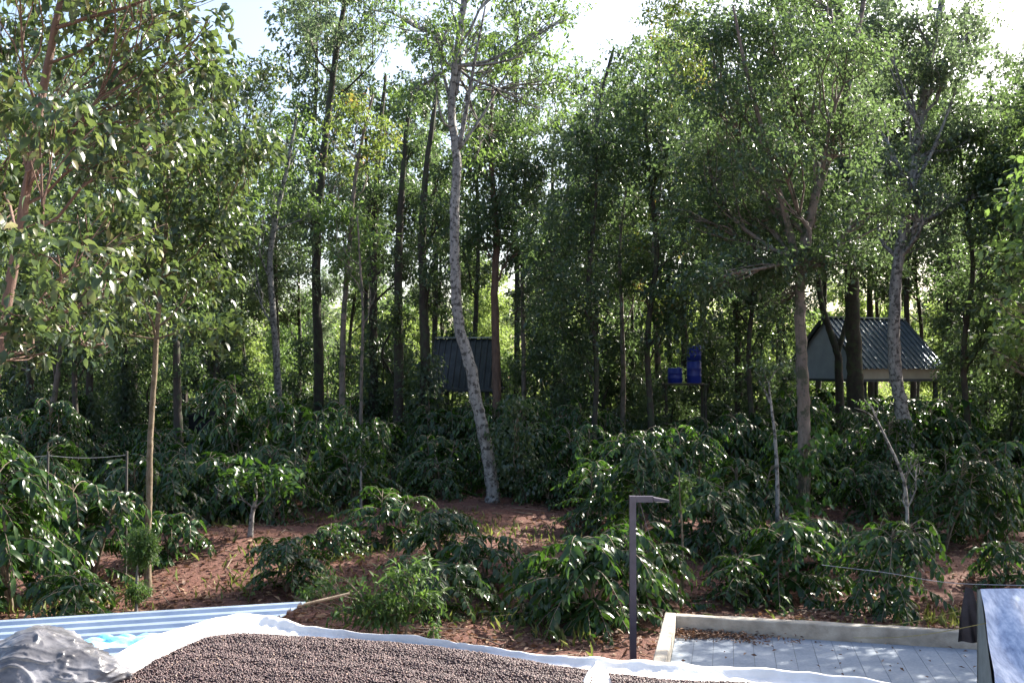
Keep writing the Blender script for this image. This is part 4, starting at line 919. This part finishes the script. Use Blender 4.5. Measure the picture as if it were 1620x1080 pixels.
BP = [coffee_bush(206, 2.3, 1.25, 95, .19), coffee_bush(207, 1.9, 1.5, 70, .25), coffee_bush(201, 1.65, 1.2, 66, .22), coffee_bush(202, 1.4, 1.35, 62, .23), coffee_bush(203, 1.9, 1.15, 74, .21), coffee_bush(204, 1.1, 1.0, 42, .22, skirt=.05), coffee_bush(205, 1.65, 1.35, 80, .20)]
BP = BP[2:] + BP[:2]
bused = set()
def bush(k, px, d, s, lab, rot=None, grp='coffee bushes', sz=1.0):
    o = BP[k] if k not in bused else copy_tree(BP[k]); bused.add(k)
    x = (px - 810) / FPX * d; o.location = (x, d, float(height(x, d)) - .02)
    o.rotation_euler = (float(r.normal(0, .10)), float(r.normal(0, .10)), float(r.uniform(0, 6.28)) if rot is None else rot); o.scale = (s, s, s * sz)
    return tag(o, lab, 'coffee bush', grp)

HERO = [
 (2, 25, 15.6, 1.15, 'tall glossy bush against the left edge above the metal roof', 1.15),
 (0, 150, 17.5, 1.0, 'bushy coffee plant between the left edge bush and the tan trunk', 1.1),
 (3, 120, 14.6, .85, 'low bush spreading just above the left end of the metal roof', .8),
 (1, 330, 24.5, 1.1, 'wide bush on the upper edge of the brown bank right of the tan trunk', 1.1),
 (4, 430, 24.0, 1.0, 'bush standing over the mound with a bare pale stem below', 1.1),
 (3, 268, 19, .8, 'small dark bush right behind the tan trunk foot', 1.0),
 (1, 560, 26, .95, 'bush left of the bare patch in front of the pale leaning trunk', 1.0),
 (3, 530, 19.6, .7, 'sparse low bush on the bare brown bank', .8),
 (0, 700, 18.8, .72, 'bush in front of the foot of the pale leaning trunk', .9),
 (3, 765, 17.6, .9, 'drooping low bush below the pale leaning trunk', .9),
 (1, 690, 16.0, .85, 'low spreading bush above the middle of the white hem', .75),
 (1, 930, 15.2, 1.0, 'large dark bush directly left of the lamp post', 1.0),
 (0, 1015, 16.4, .85, 'bush directly behind the lamp post', .95),
 (3, 860, 16.0, .95, 'bush leaning on the left side of the large dark bush by the lamp post', .95),
 (4, 1400, 15.9, .88, 'big rounded glossy bush behind the rear kerb', 1.0),
 (1, 1225, 17.2, .95, 'wide drooping bush behind the middle of the rear kerb', .95),
 (3, 1165, 16.6, .8, 'small backlit bush behind the left corner of the kerb', .85),
 (3, 1300, 18.6, .85, 'bush joining the two larger ones behind the rear kerb', 1.0),
 (0, 1175, 22.0, .95, 'sunlit bush left of the vine clad trunk', 1.1),
 (2, 1100, 25.5, 1.0, 'tall dense bush behind the thin sapling', 1.1),
 (4, 1010, 26, 1.1, 'broad dense bush in the band right of the pale leaning trunk', 1.1),
 (2, 920, 27, 1.0, 'upright dense bush second to the right of the pale leaning trunk', 1.05),
 (4, 840, 28.5, 1.05, 'dense dark bush touching the right side of the pale leaning trunk', 1.2),
 (0, 1375, 25, .85, 'thin bush just right of the vine clad trunk', 1.0),
 (2, 1570, 22.5, 1.0, 'tall dark bush near the right edge above bare soil', 1.15),
 (3, 1590, 17.5, .75, 'small weak bush on bare soil near the right edge', .9),
 (1, 700, 27.5, .85, 'bush just left of the pale leaning trunk beside the bare patch', .9),
 (0, 1500, 25.5, 1.0, 'bush right of the bending grey trunk', 1.05),
 (5, 1010, 21.5, .95, 'tall dark bush between the lamp post top and the dense band behind it', 1.0),
 (6, 945, 23.5, .8, 'broad dark bush just right of the foot of the pale leaning trunk', .95),
 (6, 1120, 20.0, .85, 'broad low bush right of the thin sapling', .9),
 (5, 1490, 21.5, .9, 'tall dark bush on bare soil behind the big rounded bush', .95),
 (1, 610, 20.8, .9, 'wide bush on the bare bank left of the drooping low bush', .85),
 (0, 455, 17.0, .7, 'weak thin bush low on the bare brown bank', .8),
 (5, 60, 19.5, 1.0, 'tall dark bush behind the left edge bush', 1.0),
 (6, 230, 22.5, .9, 'broad bush behind the tan trunk near the shed', 1.0),
 (5, 345, 28.0, .85, 'tall bush directly in front of the black shed', .8),
]
for k, px, d, s, lab, sz in HERO: bush(k, px, d, s * 1.1, lab, sz=sz, grp='coffee bushes in the front rows')
ZN = {(-1, 0): 'glossy coffee bush in the middle rows left of the pale leaning trunk', (0, 0): 'glossy coffee bush in the middle rows between the leaning trunk and the vine clad trunk', (1, 0): 'glossy coffee bush in the middle rows right of the vine clad trunk',
      (-1, 1): 'small looking coffee bush in the far rows on the left side', (0, 1): 'small looking coffee bush in the far rows behind the cabins', (1, 1): 'small looking coffee bush in the far rows on the right side'}
def zone(px, d): return ZN[(-1 if px < 760 else (0 if px < 1270 else 1), 0 if d < 42 else 1)]
for row, d in enumerate((26.5, 29.0, 31.5, 34.0, 37.0, 40.5)):
    half = d * .62; x = -half + r.uniform(0, 1.5)
    while x < half:
        dd = d + r.uniform(-.7, .7); px = 810 + x / dd * FPX
        bare = (dd < 27.3 and (540 < px < 720)) or (dd < 28 and 700 < px < 850) or (30 < dd < 34 and 300 < px < 365)
        if not bare and r.random() < .93: bush(int(r.integers(0, 7)), px, dd, r.uniform(.85, 1.3), zone(px, d), sz=r.uniform(.9, 1.3), grp='coffee bushes in the middle rows')
        x += r.uniform(1.3, 2.1)
for px, d in ((1285, 39.5), (1325, 38.6), (1375, 39.2), (1405, 38.4), (1450, 39.0), (1485, 39.6), (700, 35.5), (740, 35.0)):
    bush(6 if d > 39 else 5, px, d, 1.2, 'tall coffee bush growing close in front of a stilt cabin', grp='coffee bushes in front of the cabins')
for d in (45, 50, 56, 63):
    half = d * .6; x = -half
    while x < half:
        bush(int(r.integers(0, 7)), 810 + x / d * FPX, d + r.uniform(-1.2, 1.2), r.uniform(1.1, 1.5), zone(810 + x / d * FPX, d), grp='coffee bushes in the far rows'); x += r.uniform(2.4, 3.8)

def build_far_rows():
    rr = np.random.default_rng(41); n = 4200; y = 58 + 85 * rr.random(n) ** 1.2; x = (rr.random(n) * 2 - 1) * y * .72
    per = 22; R_ = .8 + .006 * y; C = np.stack([x, y, np.full(n, .9)], 1)
    p, dd = in_ellipsoid(rr, n * per, (0, 0, 0), (1, 1, 1)); p = p.reshape(n, per, 3) * np.stack([R_, R_, np.full(n, 1.15)], 1)[:, None] + C[:, None]; p[..., 2] = np.abs(p[..., 2])
    D = unit(dd.reshape(n, per, 3) + rr.normal(0, .5, (n, per, 3)) + [0, 0, -.3]).reshape(-1, 3); N = unit(rr.normal(0, .5, (n * per, 3)) + [0, 0, 1]); L = rr.uniform(.22, .42, n * per)
    t = np.clip(np.repeat(rr.normal(.45, .2, n), per) + rr.normal(0, .12, n * per), 0, 1); V, F, t = leaf_arrays(p.reshape(-1, 3), D, N, L, L * .5, t, False, .4)
    o = mesh_np('far_undergrowth', V, F, M['leaf_far'], attr=t); tag(o, 'sunlit mass of low green growth far behind the trees', 'undergrowth', kind='stuff')
build_far_rows()
def build_far_wood():
    rr = np.random.default_rng(43); n = 4600; x = rr.uniform(-190, 190, n); y = 150 + rr.uniform(0, 40, n); top = 14 + 4 * np.sin(x * .09) + 3 * np.sin(x * .23 + 1) + .05 * (y - 150)
    z = top * rr.random(n) ** .7; per = 20; C = np.stack([x, y, z], 1)
    p, dd = in_ellipsoid(rr, n * per, (0, 0, 0), (2.6, 2.4, 1.9)); p = p.reshape(n, per, 3) + C[:, None]; p[..., 2] = np.abs(p[..., 2])
    D = unit(dd + rr.normal(0, .5, (n * per, 3)) + [0, 0, -.3]); N = unit(rr.normal(0, .5, (n * per, 3)) + [0, 0, 1]); L = rr.uniform(.6, 1.2, n * per)
    t = np.clip(np.repeat(rr.normal(.45, .2, n), per) + rr.normal(0, .12, n * per), 0, 1); V, F, t = leaf_arrays(p.reshape(-1, 3), D, N, L, L * .6, t, False, .4)
    o = mesh_np('far_wood', V, F, M['leaf_far'], attr=t); tag(o, 'pale sunlit wood closing the view at the far side of the fields', 'wood', kind='stuff')
build_far_wood()

# ------------------------------------------------------------------ small plants
def sprig(name, label, cat, d, stem, w, bl, leaf, bark, **kw):
    kw.setdefault('lsize', .1); kw.setdefault('per', 10); kw.setdefault('spread', .1); kw.setdefault('lai', 1.2)
    return T(name, label, d, stem, w, bl, leaf, bark, cat=cat, fine=True, yj=.15, twigs=3, attach=.5, **kw)
sprig('sapling', 'feathery light green sapling with a round head below the tan trunk', 'sapling', 15.2, [(216, 930), (218, 890), (222, 860)], 5, [(224, 855, 24, 22), (222, 880, 26, 20), (215, 935, 20, 18), (236, 866, 14, 18)], 'leaf_fern', 'bark_pale', seed=80, lsize=.05, lw=.3, lai=2.6, per=14, spread=.07)
sprig('sapling', 'thin sapling with light leaves at its tip right of the lamp post', 'sapling', 16.8, [(1080, 890), (1079, 840), (1076, 790), (1074, 745)], 4, [(1077, 775, 13, 20), (1074, 795, 14, 14), (1085, 760, 10, 14)], 'leaf_fern', 'bark_tan', seed=81, lsize=.08, lai=1.6)
sprig('sapling', 'bare crooked pale sapling growing out of the big rounded bush', 'sapling', 17.0, [(1436, 900), (1434, 790), (1425, 745), (1405, 700), (1388, 665), (1378, 642)], 6, [(1452, 722, 20, 8), (1440, 728, 14, 8), (1372, 638, 12, 5)], 'leaf_fern', 'bark_pale', seed=82, lsize=.07, lai=.9,
      extra=[([P(1390, 668, 17), P(1372, 652, 17), P(1352, 645, 17)], .012, .004), ([P(1386, 660, 17), P(1390, 640, 17), P(1380, 628, 17)], .01, .004), ([P(1428, 752, 17), P(1445, 738, 17), P(1466, 730, 17)], .008, .003)])
sprig('sapling', 'slim pale grey stem with a forked tip left of the vine clad trunk', 'sapling', 21, [(1230, 800), (1229, 740), (1226, 690), (1220, 640), (1216, 605)], 7, [(1216, 600, 18, 20), (1205, 580, 22, 14), (1232, 575, 18, 14)], 'leaf_dark', 'bark_pale', seed=83, lsize=.09, lai=.8,
      extra=[([P(1220, 640, 21), P(1210, 618, 21), P(1200, 600, 21)], .03, .01)])
sprig('sapling', 'young plant with a short pale stem on the bare patch left of centre', 'sapling', 23.5, [(571, 790), (571, 750), (570, 710)], 5, [(560, 705, 35, 20), (590, 712, 30, 20), (570, 690, 30, 14)], 'leaf_coffee', 'bark_pale', seed=84, lsize=.17, lw=.38, lai=1.0, spread=.2)
sprig('sapling', 'pale crooked stem holding up leaves over the reddish mound', 'sapling', 20.5, [(396, 840), (399, 815), (405, 780), (402, 750)], 8, [(400, 745, 60, 22), (370, 760, 50, 20), (440, 755, 50, 22)], 'leaf_coffee', 'bark_pale', seed=85, lsize=.18, lw=.38, lai=.9, spread=.22)
sprig('shrub', 'yellow green feathery branch spreading above the end of the metal roof', 'shrub', 13.6, [(585, 975), (575, 950), (560, 930), (545, 915)], 4, [(520, 918, 26, 10), (490, 932, 26, 9), (470, 945, 16, 7), (555, 935, 30, 14), (590, 950, 34, 18), (560, 965, 34, 14), (630, 960, 40, 14)], 'leaf_fern', 'twig', seed=86, lsize=.09, lw=.3, lai=1.2, spread=.1)
sprig('shrub', 'grassy green shrub with long thin leaves above the white hem', 'shrub', 13.6, [(640, 990), (645, 965), (655, 945)], 4, [(640, 955, 45, 22), (600, 975, 40, 20), (680, 945, 34, 14), (655, 905, 30, 22), (620, 915, 26, 22)], 'leaf_fern', 'twig', seed=87, lsize=.13, lw=.26, lai=1.3, spread=.14)
sprig('weed_plant', 'tiny upright green weed in dark soil just beyond the white hem', 'weed', 13.0, [(686, 1005), (686, 990)], 3, [(686, 995, 12, 16)], 'leaf_fern', 'twig', seed=88, lsize=.06, lai=1.6, spread=.05)
# vines and leafy skirts on the trunks
def leafy(name, label, cat, d, bl, leaf, lsize, lai, seed, hang=.9):
    r_ = np.random.default_rng(seed); cl = blobs(d, bl, .05, seed); p, D, N, L, Wd, t, C = crown_leaves(r_, cl, lsize, .6, lai, 9, .12, hang)
    c = np.array([cl[0][0][0], cl[0][0][1], 0.]); root = empty(name, c, label, cat)
    mb = MB()
    for k in range(5):
        s0 = cl[-1][0] + r_.normal(0, .08, 3); s0[2] = 0.0; pts = [s0] + [q[0] + r_.normal(0, .07, 3) for q in cl[::-1]]; mb.tube(smooth_path(pts, 4), .012, 5, cap=False)
    mb.build('stem', M['twig'], root, origin=c); V, F, t = leaf_arrays(p, D, N, L, Wd, t, True, .3); mesh_np('foliage', V, F, M[leaf], root, attr=t, origin=c)
leafy('pepper_vine', 'pepper vine with heart shaped leaves climbing the brown trunk', 'vine', 22.3, [(1292, 690, 34, 18), (1272, 715, 38, 24), (1270, 750, 44, 28), (1272, 790, 44, 28), (1275, 830, 40, 28), (1272, 860, 36, 20)], 'leaf_vine', .17, 1.7, 90)
leafy('creeper', 'dark creeper thickly covering the right side of the pale leaning trunk', 'vine', 26.6, [(820, 650, 40, 26), (815, 690, 45, 28), (820, 730, 48, 28), (830, 770, 44, 26)], 'leaf_dark', .12, 1.9, 91)

# wire fence on the left
def build_fence():
    m = surf('rusty_post', [(.3, (.05, .045, .04)), (.7, (.11, .10, .09))], 10, .8, .2)
    root = empty('wire_fence', P(130, 900, 17.5) * [1, 1, 0], 'thin wire fence on slim dark posts behind the left bushes', 'fence')
    pts = [(-60, 17.3), (75, 17.4), (200, 17.5)]
    for px, d in pts:
        b_ = P(px, 800, d); mb = MB(); mb.tube([(b_[0], b_[1], -.2), (b_[0], b_[1], 2.45)], .02, 8); mb.build('post', m, root, origin=root.location)
    for z in (.9, 1.6, 2.38):
        w_ = []
        for (p0, d0), (p1, d1) in zip(pts[:-1], pts[1:]):
            A_, B_ = P(p0, 800, d0), P(p1, 800, d1); A_[2] = B_[2] = z
            for t in np.linspace(0, 1, 8)[:-1]: w_.append(A_ + (B_ - A_) * t - [0, 0, .05 * math.sin(t * math.pi)])
        w_.append(B_); mb = MB(); mb.tube(w_, .004, 4); mb.build('strand', surf('fence_wire', [(.3, (.35, .35, .36)), (.7, (.5, .5, .5))], 9, .5, 0), root, origin=root.location)
build_fence()
print('SCENE BUILT', len(bpy.data.objects), sum(len(m.polygons) for m in bpy.data.meshes))
